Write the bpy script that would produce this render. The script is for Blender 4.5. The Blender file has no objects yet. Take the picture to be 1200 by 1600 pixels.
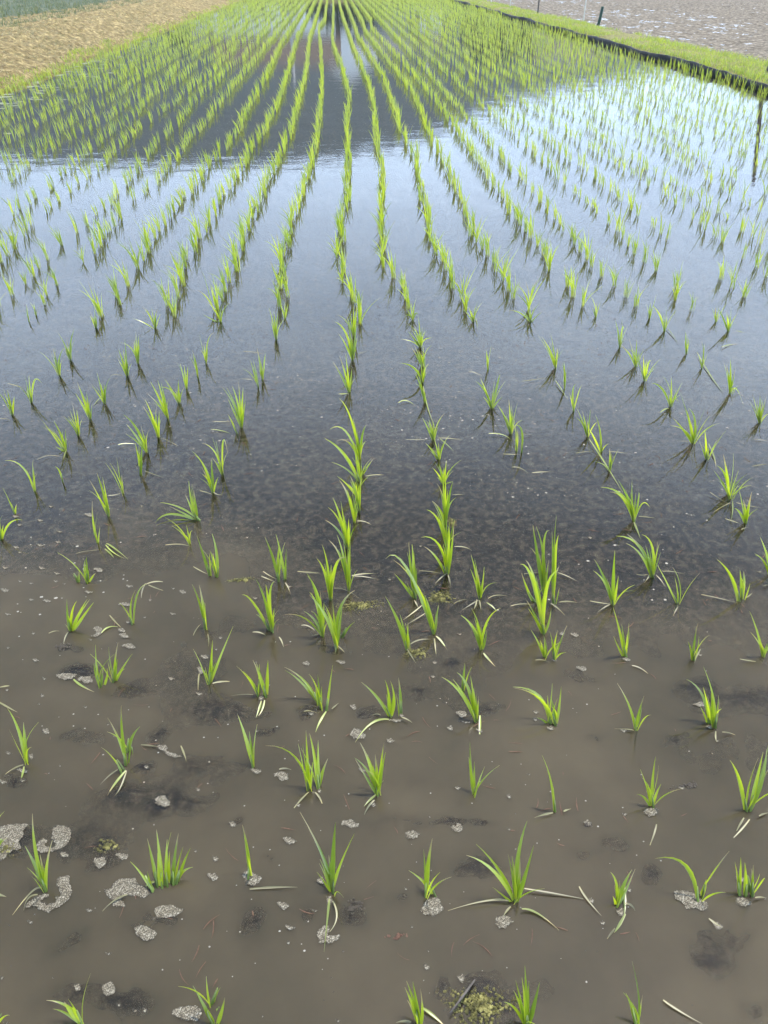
import bpy, math, random
import numpy as np
random.seed(7); RNG = np.random.default_rng(7)
SC = bpy.context.scene; COL = SC.collection
R = math.radians

# ------------------------------------------------------------------ camera
FPX, YH, VX = 1150.0, -52.0, 518.0             # focal length, horizon row, vanishing column in photo pixels (1200x1600)
TH = math.atan((800 - YH) / FPX); CH = 0.30 * math.cos(TH) / 0.157
PS = math.atan((600 - VX) * math.cos(TH) / FPX)
cam = bpy.data.cameras.new('camera'); camo = bpy.data.objects.new('camera', cam); COL.objects.link(camo)
cam.sensor_fit = 'VERTICAL'; cam.sensor_height = 32; cam.lens = FPX / 1600 * 32
cam.clip_start = 0.05; cam.clip_end = 5000
camo.location = (0, 0, CH); camo.rotation_euler = (math.pi / 2 - TH, 0, -PS)
SC.camera = camo
FW = np.array([math.sin(PS) * math.cos(TH), math.cos(PS) * math.cos(TH), -math.sin(TH)])
RT = np.array([math.cos(PS), -math.sin(PS), 0.0]); DN = np.cross(FW, RT)
FH = np.array([math.sin(PS), math.cos(PS), 0.0]); CO = np.array([0, 0, CH])
def ray(x, y): return FW + (x - 600) / FPX * RT + (y - 800) / FPX * DN
def ground(x, y, z=0.0):
    d = ray(x, y); return CO + d * ((z - CH) / d[2])

# ------------------------------------------------------------------ world, sun, exposure
SUN_EL, SUN_AZ = R(71), R(42)                  # azimuth clockwise from +Y
w = bpy.data.worlds.new('World'); SC.world = w; w.use_nodes = True
nt = w.node_tree; sky = nt.nodes.new('ShaderNodeTexSky'); sky.sky_type = 'NISHITA'
sky.sun_disc = False; sky.sun_elevation = SUN_EL; sky.sun_rotation = SUN_AZ
sky.air_density = 1.0; sky.dust_density = 1.0; sky.ozone_density = 2.0; sky.altitude = 50
# thin bright cloud low in the sky, thickest to the right
tcw = nt.nodes.new('ShaderNodeTexCoord'); sep = nt.nodes.new('ShaderNodeSeparateXYZ'); nt.links.new(tcw.outputs['Generated'], sep.inputs[0])
mpw = nt.nodes.new('ShaderNodeMapping'); mpw.inputs['Scale'].default_value = (1.6, 1.6, 4.5); nt.links.new(tcw.outputs['Generated'], mpw.inputs[0])
nw = nt.nodes.new('ShaderNodeTexNoise'); nw.inputs['Scale'].default_value = 1.7; nw.inputs['Detail'].default_value = 5; nt.links.new(mpw.outputs[0], nw.inputs['Vector'])
def mth(op, a, b):
    n = nt.nodes.new('ShaderNodeMath'); n.operation = op
    for i, v in enumerate((a, b)):
        if isinstance(v, (int, float)): n.inputs[i].default_value = v
        else: nt.links.new(v, n.inputs[i])
    return n.outputs[0]
mr = nt.nodes.new('ShaderNodeMapRange'); mr.inputs['From Min'].default_value = 0.61; mr.inputs['From Max'].default_value = 0.43; nt.links.new(sep.outputs[2], mr.inputs[0])
cov = mth('ADD', mth('MULTIPLY', nw.outputs[0], 0.5), mth('MULTIPLY', sep.outputs[0], 0.10))
mc = nt.nodes.new('ShaderNodeMapRange'); mc.inputs['From Min'].default_value = -0.22; mc.inputs['From Max'].default_value = 0.50; nt.links.new(cov, mc.inputs[0])
cl = mth('MULTIPLY', mth('MULTIPLY', mr.outputs[0], mc.outputs[0]), 1.0)
mxw = nt.nodes.new('ShaderNodeMixRGB'); nt.links.new(cl, mxw.inputs[0]); nt.links.new(sky.outputs[0], mxw.inputs[1]); mxw.inputs[2].default_value = (14.2, 17.4, 22.2, 1)
nt.links.new(mxw.outputs[0], nt.nodes['Background'].inputs[0]); nt.nodes['Background'].inputs[1].default_value = 0.15
sl = bpy.data.lights.new('sun', 'SUN'); sl.energy = 5.0; sl.angle = R(0.53); sl.color = (1.0, 0.94, 0.84)
so = bpy.data.objects.new('sun', sl); COL.objects.link(so); so.location = (20, 20, 40)
so.rotation_euler = (math.pi / 2 - SUN_EL, 0, math.pi - SUN_AZ)
SC.view_settings.view_transform = 'Standard'; SC.view_settings.look = 'None'
SC.view_settings.exposure = 0.88; SC.view_settings.gamma = 1
HAZE = 0.0004
SC.render.engine = 'CYCLES'; SC.cycles.use_denoising = True
SC.cycles.max_bounces = 8; SC.cycles.transparent_max_bounces = 12; SC.cycles.caustics_reflective = False; SC.cycles.caustics_refractive = False

# ------------------------------------------------------------------ numpy noise
def _hash(ix, iy, s):
    h = (ix.astype(np.int64) * 374761393 + iy.astype(np.int64) * 668265263 + s * 1442695041) & 0xffffffff
    h = ((h ^ (h >> 13)) * 1274126177) & 0xffffffff
    return ((h ^ (h >> 16)) & 0xffff) / 65535.0
def vnoise(x, y, s=0):
    ix = np.floor(x); iy = np.floor(y); fx = x - ix; fy = y - iy
    fx = fx * fx * (3 - 2 * fx); fy = fy * fy * (3 - 2 * fy)
    a = _hash(ix, iy, s); b = _hash(ix + 1, iy, s); c = _hash(ix, iy + 1, s); d = _hash(ix + 1, iy + 1, s)
    return (a * (1 - fx) + b * fx) * (1 - fy) + (c * (1 - fx) + d * fx) * fy
def fbm(x, y, s=0, o=4):
    v = 0; a = 0.5
    for k in range(o): v = v + a * vnoise(x * 2 ** k, y * 2 ** k, s + k * 17); a *= 0.5
    return v                                    # about 0..1
def sstep(a, b, x): t = np.clip((x - a) / (b - a), 0, 1); return t * t * (3 - 2 * t)

# ------------------------------------------------------------------ materials
def mat(name):
    m = bpy.data.materials.new(name); m.use_nodes = True; t = m.node_tree
    for n in list(t.nodes): t.nodes.remove(n)
    out = t.nodes.new('ShaderNodeOutputMaterial'); return m, t, out
def N(t, kind, **kw):
    n = t.nodes.new('ShaderNode' + kind)
    for k, v in kw.items():
        if k in n.inputs: n.inputs[k].default_value = v
        else: setattr(n, k, v)
    return n
def ramp(t, stops):
    n = t.nodes.new('ShaderNodeValToRGB'); e = n.color_ramp.elements
    while len(e) < len(stops): e.new(0.5)
    for q, (p, c) in zip(e, stops): q.position = p; q.color = (*c, 1)
    return n
def noisy(name, stops, scale, rough=0.9, bump=0.0, detail=6.0, dist=0.02, bscale=None, spec=0.3, stretch=None):
    m, t, out = mat(name); b = N(t, 'BsdfPrincipled'); t.links.new(b.outputs[0], out.inputs[0])
    b.inputs['Roughness'].default_value = rough; b.inputs['Specular IOR Level'].default_value = spec
    tc = N(t, 'TexCoord'); src = tc.outputs['Object']
    if stretch:
        mp = N(t, 'Mapping'); mp.inputs['Scale'].default_value = stretch; t.links.new(src, mp.inputs[0]); src = mp.outputs[0]
    n = N(t, 'TexNoise', Scale=scale, Detail=detail, Roughness=0.65); t.links.new(src, n.inputs['Vector'])
    r = ramp(t, stops); t.links.new(n.outputs[0], r.inputs[0]); t.links.new(r.outputs[0], b.inputs['Base Color'])
    if bump:
        n2 = N(t, 'TexNoise', Scale=bscale or scale * 2, Detail=8.0, Roughness=0.7); t.links.new(src, n2.inputs['Vector'])
        bp = N(t, 'Bump', Strength=bump, Distance=dist); t.links.new(n2.outputs[0], bp.inputs['Height']); t.links.new(bp.outputs[0], b.inputs['Normal'])
    return m
def leaf_mat(name, diff, trans, wt=0.55, rough=0.35, gloss=0.06, vein=True):
    m, t, out = mat(name)
    at = N(t, 'Attribute', attribute_name='tone')
    mixd = N(t, 'MixRGB'); mixd.inputs[1].default_value = (*[c * 0.42 for c in diff], 1); mixd.inputs[2].default_value = (*diff, 1)
    mixt = N(t, 'MixRGB'); mixt.inputs[1].default_value = (trans[0] * 0.28, trans[1] * 0.42, trans[2] * 0.6, 1); mixt.inputs[2].default_value = (*trans, 1)
    t.links.new(at.outputs['Fac'], mixd.inputs[0]); t.links.new(at.outputs['Fac'], mixt.inputs[0])
    ad_ = N(t, 'Attribute', attribute_name='dry'); m2 = N(t, 'MixRGB'); m2.inputs[2].default_value = (0.42, 0.36, 0.16, 1); m3 = N(t, 'MixRGB'); m3.inputs[2].default_value = (0.45, 0.36, 0.12, 1)
    for mm, src in ((m2, mixd), (m3, mixt)): t.links.new(ad_.outputs['Fac'], mm.inputs[0]); t.links.new(src.outputs[0], mm.inputs[1])
    mixd, mixt = m2, m3
    d = N(t, 'BsdfDiffuse'); tr = N(t, 'BsdfTranslucent'); g = N(t, 'BsdfGlossy', Roughness=rough)
    t.links.new(mixd.outputs[0], d.inputs[0]); t.links.new(mixt.outputs[0], tr.inputs[0])
    a = N(t, 'MixShader'); a.inputs[0].default_value = wt; t.links.new(d.outputs[0], a.inputs[1]); t.links.new(tr.outputs[0], a.inputs[2])
    f = N(t, 'LayerWeight', Blend=0.25); mu = N(t, 'Math', operation='MULTIPLY'); mu.inputs[1].default_value = gloss * 2.2
    ad = N(t, 'Math', operation='ADD'); ad.inputs[1].default_value = gloss
    t.links.new(f.outputs['Fresnel'], mu.inputs[0]); t.links.new(mu.outputs[0], ad.inputs[0])
    b = N(t, 'MixShader'); t.links.new(ad.outputs[0], b.inputs[0]); t.links.new(a.outputs[0], b.inputs[1]); t.links.new(g.outputs[0], b.inputs[2])
    t.links.new(b.outputs[0], out.inputs[0]); return m
M = {}
M['leaf'] = leaf_mat('rice_leaf', (0.31, 0.40, 0.018), (0.77, 0.89, 0.026), 0.62, 0.30, 0.08)
M['straw'] = leaf_mat('withered_leaf', (0.23, 0.215, 0.10), (0.26, 0.24, 0.09), 0.3, 0.4, 0.05)
M['greenstraw'] = leaf_mat('limp_leaf', (0.30, 0.36, 0.07), (0.40, 0.48, 0.06), 0.4)
M['stem'] = leaf_mat('rice_sheath', (0.20, 0.28, 0.06), (0.30, 0.40, 0.06), 0.35, 0.35, 0.05)
M['grass'] = leaf_mat('bank_grass', (0.27, 0.39, 0.018), (0.58, 0.70, 0.025), 0.5)
M['weed'] = leaf_mat('field_weed', (0.07, 0.12, 0.04), (0.08, 0.15, 0.035), 0.4)

def foam_mat():
    m, t, out = mat('foam'); b = N(t, 'BsdfPrincipled', Roughness=0.7); b.inputs['Specular IOR Level'].default_value = 0.25
    tc = N(t, 'TexCoord'); v = N(t, 'TexVoronoi', Scale=360.0); t.links.new(tc.outputs['Object'], v.inputs['Vector'])
    v2 = N(t, 'TexVoronoi', Scale=150.0); t.links.new(tc.outputs['Object'], v2.inputs['Vector'])
    n = N(t, 'TexNoise', Scale=70.0, Detail=6.0, Roughness=0.7); t.links.new(tc.outputs['Object'], n.inputs['Vector'])
    r = ramp(t, [(0.08, (0.25, 0.232, 0.188)), (0.36, (0.18, 0.166, 0.130)), (0.58, (0.060, 0.053, 0.038))]); t.links.new(v.outputs['Distance'], r.inputs[0])
    rb = ramp(t, [(0.28, (0.45, 0.42, 0.36)), (0.42, (1, 1, 1))]); t.links.new(v2.outputs['Distance'], rb.inputs[0])
    r2 = ramp(t, [(0.36, (0.55, 0.50, 0.42)), (0.6, (1, 1, 1))]); t.links.new(n.outputs[0], r2.inputs[0])
    mx = N(t, 'MixRGB', blend_type='MULTIPLY'); mx.inputs[0].default_value = 1; t.links.new(r.outputs[0], mx.inputs[1]); t.links.new(r2.outputs[0], mx.inputs[2])
    mx2 = N(t, 'MixRGB', blend_type='MULTIPLY'); mx2.inputs[0].default_value = 0.7; t.links.new(mx.outputs[0], mx2.inputs[1]); t.links.new(rb.outputs[0], mx2.inputs[2])
    t.links.new(mx2.outputs[0], b.inputs['Base Color'])
    bp = N(t, 'Bump', Strength=0.30, Distance=0.001, invert=True); t.links.new(v.outputs['Distance'], bp.inputs['Height']); t.links.new(bp.outputs[0], b.inputs['Normal'])
    # thin and broken towards the rim, with holes where bubbles have burst
    at = N(t, 'Attribute', attribute_name='thick'); ad = N(t, 'Math', operation='ADD'); t.links.new(at.outputs['Fac'], ad.inputs[0]); t.links.new(n.outputs[0], ad.inputs[1])
    th = ramp(t, [(0.54, (0, 0, 0)), (0.66, (1, 1, 1))]); t.links.new(ad.outputs[0], th.inputs[0])
    tr = N(t, 'BsdfTransparent'); ms = N(t, 'MixShader'); t.links.new(th.outputs[0], ms.inputs[0]); t.links.new(tr.outputs[0], ms.inputs[1]); t.links.new(b.outputs[0], ms.inputs[2])
    t.links.new(ms.outputs[0], out.inputs[0]); return m
M['foam'] = foam_mat()

M['froth'] = noisy('froth', [(0.3, (0.16, 0.15, 0.125)), (0.7, (0.32, 0.305, 0.265))], 200, 0.5)
def water_mat():
    m, t, out = mat('paddy_water'); tc = N(t, 'TexCoord')
    at = N(t, 'Attribute', attribute_name='silt')
    # ripples, lengthening with nothing but world position
    mp = N(t, 'Mapping'); mp.inputs['Scale'].default_value = (1.0, 1.6, 1); t.links.new(tc.outputs['Object'], mp.inputs[0])
    n1 = N(t, 'TexNoise', Scale=2.2, Detail=2.0); n2 = N(t, 'TexNoise', Scale=14.0, Detail=3.0)
    t.links.new(mp.outputs[0], n1.inputs['Vector']); t.links.new(mp.outputs[0], n2.inputs['Vector'])
    b1 = N(t, 'Bump', Strength=0.07, Distance=0.02); t.links.new(n1.outputs[0], b1.inputs['Height'])
    b2 = N(t, 'Bump', Strength=0.10, Distance=0.004); t.links.new(n2.outputs[0], b2.inputs['Height']); t.links.new(b1.outputs[0], b2.inputs['Normal'])
    # suspended silt
    n3 = N(t, 'TexNoise', Scale=3.0, Detail=5.0, Roughness=0.6); t.links.new(tc.outputs['Object'], n3.inputs['Vector'])
    r = ramp(t, [(0.25, (0.038, 0.031, 0.0175)), (0.75, (0.068, 0.056, 0.0325))]); t.links.new(n3.outputs[0], r.inputs[0])
    silt = N(t, 'BsdfPrincipled', Roughness=1.0); silt.inputs['Specular IOR Level'].default_value = 0
    silt.inputs['Subsurface Weight'].default_value = 1.0; silt.inputs['Subsurface Radius'].default_value = (1.0, 0.85, 0.7); silt.inputs['Subsurface Scale'].default_value = 0.07
    t.links.new(r.outputs[0], silt.inputs['Base Color'])
    tr = N(t, 'BsdfTransparent'); tr.inputs[0].default_value = (0.86, 0.86, 0.80, 1)
    a = N(t, 'MixShader'); t.links.new(at.outputs['Fac'], a.inputs[0]); t.links.new(tr.outputs[0], a.inputs[1]); t.links.new(silt.outputs[0], a.inputs[2])
    g = N(t, 'BsdfGlossy', Roughness=0.012); t.links.new(b2.outputs[0], g.inputs['Normal'])
    fr = N(t, 'Fresnel', IOR=1.38); t.links.new(b2.outputs[0], fr.inputs['Normal'])
    o = N(t, 'MixShader'); t.links.new(fr.outputs[0], o.inputs[0]); t.links.new(a.outputs[0], o.inputs[1]); t.links.new(g.outputs[0], o.inputs[2])
    t.links.new(o.outputs[0], out.inputs[0]); return m
M['water'] = water_mat()
M['bed'] = noisy('mud_bed', [(0.36, (0.004, 0.004, 0.004)), (0.5, (0.018, 0.016, 0.013)), (0.64, (0.070, 0.060, 0.045))], 40, 0.95, 0.9, dist=0.01, bscale=60)
M['clod'] = noisy('wet_mud', [(0.3, (0.02, 0.017, 0.013)), (0.7, (0.075, 0.06, 0.042))], 50, 0.6, 0.8, dist=0.006, bscale=120)
M['algae'] = noisy('algae', [(0.34, (0.018, 0.016, 0.005)), (0.5, (0.075, 0.070, 0.018)), (0.66, (0.24, 0.22, 0.075))], 70, 0.8, 0.9, dist=0.006, bscale=130)
M['soil'] = noisy('dry_bank_soil', [(0.30, (0.05, 0.034, 0.012)), (0.5, (0.17, 0.128, 0.052)), (0.68, (0.36, 0.285, 0.13))], 9, 1.0, 1.0, dist=0.05, bscale=25)
M['bankmud'] = noisy('bank_earth', [(0.3, (0.07, 0.075, 0.02)), (0.7, (0.19, 0.17, 0.06))], 8, 1.0, 0.8, dist=0.04)
M['upfield'] = noisy('field_earth', [(0.35, (0.025, 0.036, 0.018)), (0.55, (0.05, 0.065, 0.032)), (0.75, (0.14, 0.12, 0.075))], 3, 1.0, 0.8, dist=0.05)
M['sheet'] = noisy('black_plastic', [(0.3, (0.006, 0.006, 0.006)), (0.7, (0.014, 0.014, 0.014))], 14, 0.6, 0.5, dist=0.02, spec=0.15)
M['roof'] = noisy('roof_tile', [(0.3, (0.07, 0.052, 0.042)), (0.7, (0.12, 0.09, 0.072))], 3, 0.8, 0.3)
M['greyroof'] = noisy('grey_roof_tile', [(0.3, (0.10, 0.10, 0.11)), (0.7, (0.17, 0.17, 0.18))], 3, 0.7, 0.3)
M['white'] = noisy('white_render', [(0.3, (0.72, 0.71, 0.68)), (0.7, (0.82, 0.81, 0.78))], 2, 0.8)
M['beige'] = noisy('beige_render', [(0.3, (0.50, 0.40, 0.28)), (0.7, (0.58, 0.47, 0.34))], 2, 0.8)
M['grey'] = noisy('grey_render', [(0.3, (0.30, 0.30, 0.31)), (0.7, (0.38, 0.38, 0.38))], 2, 0.8)
M['glass'] = noisy('dark_window', [(0.3, (0.02, 0.025, 0.03)), (0.7, (0.04, 0.045, 0.05))], 2, 0.1)
M['wood'] = noisy('weathered_wood', [(0.3, (0.06, 0.05, 0.045)), (0.7, (0.13, 0.115, 0.10))], 20, 0.9, 0.5)
M['palepost'] = noisy('pale_post', [(0.3, (0.42, 0.40, 0.34)), (0.7, (0.55, 0.53, 0.46))], 20, 0.7, 0.3)
M['greenpost'] = noisy('green_post', [(0.3, (0.008, 0.025, 0.016)), (0.7, (0.018, 0.05, 0.03))], 20, 0.5, 0.2)
M['concrete'] = noisy('concrete', [(0.3, (0.36, 0.35, 0.33)), (0.7, (0.45, 0.44, 0.42))], 4, 0.9, 0.3)
M['hedge'] = noisy('hedge_leaf', [(0.3, (0.012, 0.022, 0.008)), (0.7, (0.05, 0.085, 0.025))], 3, 0.9, 0.8)
M['forest'] = noisy('forest', [(0.3, (0.007, 0.013, 0.010)), (0.7, (0.017, 0.026, 0.019))], 0.03, 1.0, 0.8, dist=8, bscale=0.06)
M['road'] = noisy('asphalt', [(0.3, (0.045, 0.045, 0.045)), (0.7, (0.06, 0.06, 0.058))], 12, 0.95, 0.3)
M['debris'] = noisy('rotten_leaf', [(0.3, (0.045, 0.022, 0.014)), (0.7, (0.13, 0.07, 0.045))], 90, 0.8, 0.8, dist=0.003)
M['scum'] = noisy('pale_scum', [(0.3, (0.10, 0.12, 0.07)), (0.7, (0.20, 0.22, 0.14))], 6, 0.9, 0.3)

# wet mud field on the far side of the bank: glossy film between dull ridges
def mudfield_mat():
    m, t, out = mat('flooded_mud'); b = N(t, 'BsdfPrincipled'); t.links.new(b.outputs[0], out.inputs[0])
    tc = N(t, 'TexCoord'); n = N(t, 'TexNoise', Scale=6.0, Detail=10.0, Roughness=0.78); t.links.new(tc.outputs['Object'], n.inputs['Vector'])
    r = ramp(t, [(0.34, (0.03, 0.026, 0.021)), (0.5, (0.115, 0.100, 0.079)), (0.66, (0.25, 0.22, 0.18))]); t.links.new(n.outputs[0], r.inputs[0]); t.links.new(r.outputs[0], b.inputs['Base Color'])
    at = N(t, 'Attribute', attribute_name='wet'); r2 = ramp(t, [(0.35, (0.95, 0.95, 0.95)), (0.65, (0.10, 0.10, 0.10))]); t.links.new(at.outputs['Fac'], r2.inputs[0]); t.links.new(r2.outputs[0], b.inputs['Roughness'])
    r3 = ramp(t, [(0.35, (0.05, 0.05, 0.05)), (0.65, (0.5, 0.5, 0.5))]); t.links.new(at.outputs['Fac'], r3.inputs[0]); t.links.new(r3.outputs[0], b.inputs['Specular IOR Level'])
    bp = N(t, 'Bump', Strength=0.6, Distance=0.03); t.links.new(n.outputs[0], bp.inputs['Height']); t.links.new(bp.outputs[0], b.inputs['Normal'])
    return m
M['mudfield'] = mudfield_mat()

# ------------------------------------------------------------------ mesh helpers
class MB:
    def __init__(s): s.v = []; s.f = []; s.t = []; s.d = []
    def add(s, vs, fs, tone=0.5, dry=None):
        o = len(s.v); s.v.extend([tuple(map(float, p)) for p in vs]); s.f.extend([tuple(i + o for i in f) for f in fs]); s.t.extend([tone] * len(vs)); s.d.extend(dry if dry else [0.0] * len(vs))
    def mesh(s, name, m, smooth=True):
        me = bpy.data.meshes.new(name); me.from_pydata(s.v, [], s.f)
        a = me.attributes.new('tone', 'FLOAT', 'POINT'); a.data.foreach_set('value', s.t)
        a = me.attributes.new('dry', 'FLOAT', 'POINT'); a.data.foreach_set('value', s.d)
        if smooth: me.polygons.foreach_set('use_smooth', [True] * len(me.polygons))
        me.materials.append(m); me.update(); return me
    def build(s, name, m, parent=None, smooth=True, loc=None):
        if loc is not None:
            s.v = [(a - loc[0], b - loc[1], c - loc[2]) for a, b, c in s.v]
        o = bpy.data.objects.new(name, s.mesh(name, m, smooth)); COL.objects.link(o)
        if loc is not None and parent is None: o.location = loc
        if parent: o.parent = parent
        return o
    def box(s, x0, x1, y0, y1, z0, z1):
        s.add([(x0, y0, z0), (x1, y0, z0), (x1, y1, z0), (x0, y1, z0), (x0, y0, z1), (x1, y0, z1), (x1, y1, z1), (x0, y1, z1)],
              [(0, 3, 2, 1), (4, 5, 6, 7), (0, 1, 5, 4), (1, 2, 6, 5), (2, 3, 7, 6), (3, 0, 4, 7)])
    def tube(s, pts, rads, n=6, tone=0.5):
        pts = [np.array(p, float) for p in pts]; vs = []; fs = []
        for i, p in enumerate(pts):
            d = pts[min(i + 1, len(pts) - 1)] - pts[max(i - 1, 0)]; d /= np.linalg.norm(d) + 1e-9
            a = np.cross(d, (0.3, 0.9, 0.2)); a /= np.linalg.norm(a); b = np.cross(d, a)
            for k in range(n): an = 2 * math.pi * k / n; vs.append(p + rads[i] * (math.cos(an) * a + math.sin(an) * b))
        for i in range(len(pts) - 1):
            for k in range(n): q = (k + 1) % n; fs.append((i * n + k, i * n + q, (i + 1) * n + q, (i + 1) * n + k))
        fs.append(tuple(range(n - 1, -1, -1))); fs.append(tuple((len(pts) - 1) * n + k for k in range(n))); s.add(vs, fs, tone)
def tag(o, label=None, cat=None, group=None, kind=None):
    if label: o['label'] = label
    if cat: o['category'] = cat
    if group: o['group'] = group
    if kind: o['kind'] = kind
    return o
def empty(name, loc):
    o = bpy.data.objects.new(name, None); COL.objects.link(o); o.location = loc; o.empty_display_size = 0.05; return o
def gridmesh(name, xs, ys, Z, m, attrs=None, smooth=True):
    X, Y = np.meshgrid(xs, ys); nx, ny = len(xs), len(ys)
    co = np.stack([X.ravel(), Y.ravel(), Z.ravel()], 1).astype(np.float32)
    i = np.arange((nx - 1) * (ny - 1)); r = i // (nx - 1); c = i % (nx - 1); a = r * nx + c
    q = np.stack([a, a + 1, a + nx + 1, a + nx], 1).astype(np.int32)
    me = bpy.data.meshes.new(name); me.vertices.add(len(co)); me.vertices.foreach_set('co', co.ravel())
    me.loops.add(q.size); me.loops.foreach_set('vertex_index', q.ravel()); me.polygons.add(len(q))
    me.polygons.foreach_set('loop_start', np.arange(0, q.size, 4, dtype=np.int32)); me.update(calc_edges=True)
    me.polygons.foreach_set('use_smooth', np.full(len(q), smooth))
    for k, v in (attrs or {}).items():
        at = me.attributes.new(k, 'FLOAT', 'POINT'); at.data.foreach_set('value', v.ravel().astype(np.float32))
    me.materials.append(m); o = bpy.data.objects.new(name, me); COL.objects.link(o); return o

def blade(mb, P0, P1, P2, width, tone, facing=None, twist=0.0, seg=7, fold=0.25, base_w=0.45):
    """A leaf blade along the quadratic curve P0 P1 P2: a folded ribbon, narrow at the sheath, widest before the middle, pointed."""
    P0, P1, P2 = (np.array(p, float) for p in (P0, P1, P2)); vs = []; fs = []
    fdir = np.array(facing if facing is not None else -FW, float)
    for i in range(seg + 1):
        t = i / seg; p = (1 - t) ** 2 * P0 + 2 * t * (1 - t) * P1 + t * t * P2
        d = 2 * (1 - t) * (P1 - P0) + 2 * t * (P2 - P1); d /= np.linalg.norm(d) + 1e-9
        s = np.cross(d, fdir); s /= np.linalg.norm(s) + 1e-9; n = np.cross(s, d)
        a = twist * (0.4 + 0.9 * t); s2 = math.cos(a) * s + math.sin(a) * n; n2 = -math.sin(a) * s + math.cos(a) * n
        wd = width * (base_w + (1 - base_w) * min(1, t / 0.35)) * (1 - max(0, (t - 0.3) / 0.7) ** 1.35) * 0.5
        wd = max(wd, 0.0002)
        vs += [p - s2 * wd + n2 * wd * fold, p - n2 * wd * fold, p + s2 * wd + n2 * wd * fold]
    for i in range(seg):
        a = i * 3; fs += [(a, a + 1, a + 4, a + 3), (a + 1, a + 2, a + 5, a + 4)]
    q = random.random(); d0 = 0.55 + 0.35 * random.random() if q < .3 else (.9 if q < .6 else 2); pale = .35 * random.random()
    mb.add(vs, fs, tone, [min(1.0, max(0.0, (i // 3 / seg - d0) / .15) + (pale if i < 6 else 0)) for i in range(len(vs))])
def strip(mb, pts, width, tone):
    """A limp leaf lying along a polyline of three points."""
    P0, Pm, P2 = (np.array(p, float) for p in pts); P1 = 2 * Pm - 0.5 * (P0 + P2)
    blade(mb, P0, P1, P2, width, tone, facing=(random.uniform(-.3, .3), random.uniform(-.4, .1), 1), twist=random.uniform(-.5, .5), seg=8, fold=0.2, base_w=0.5)

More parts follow.
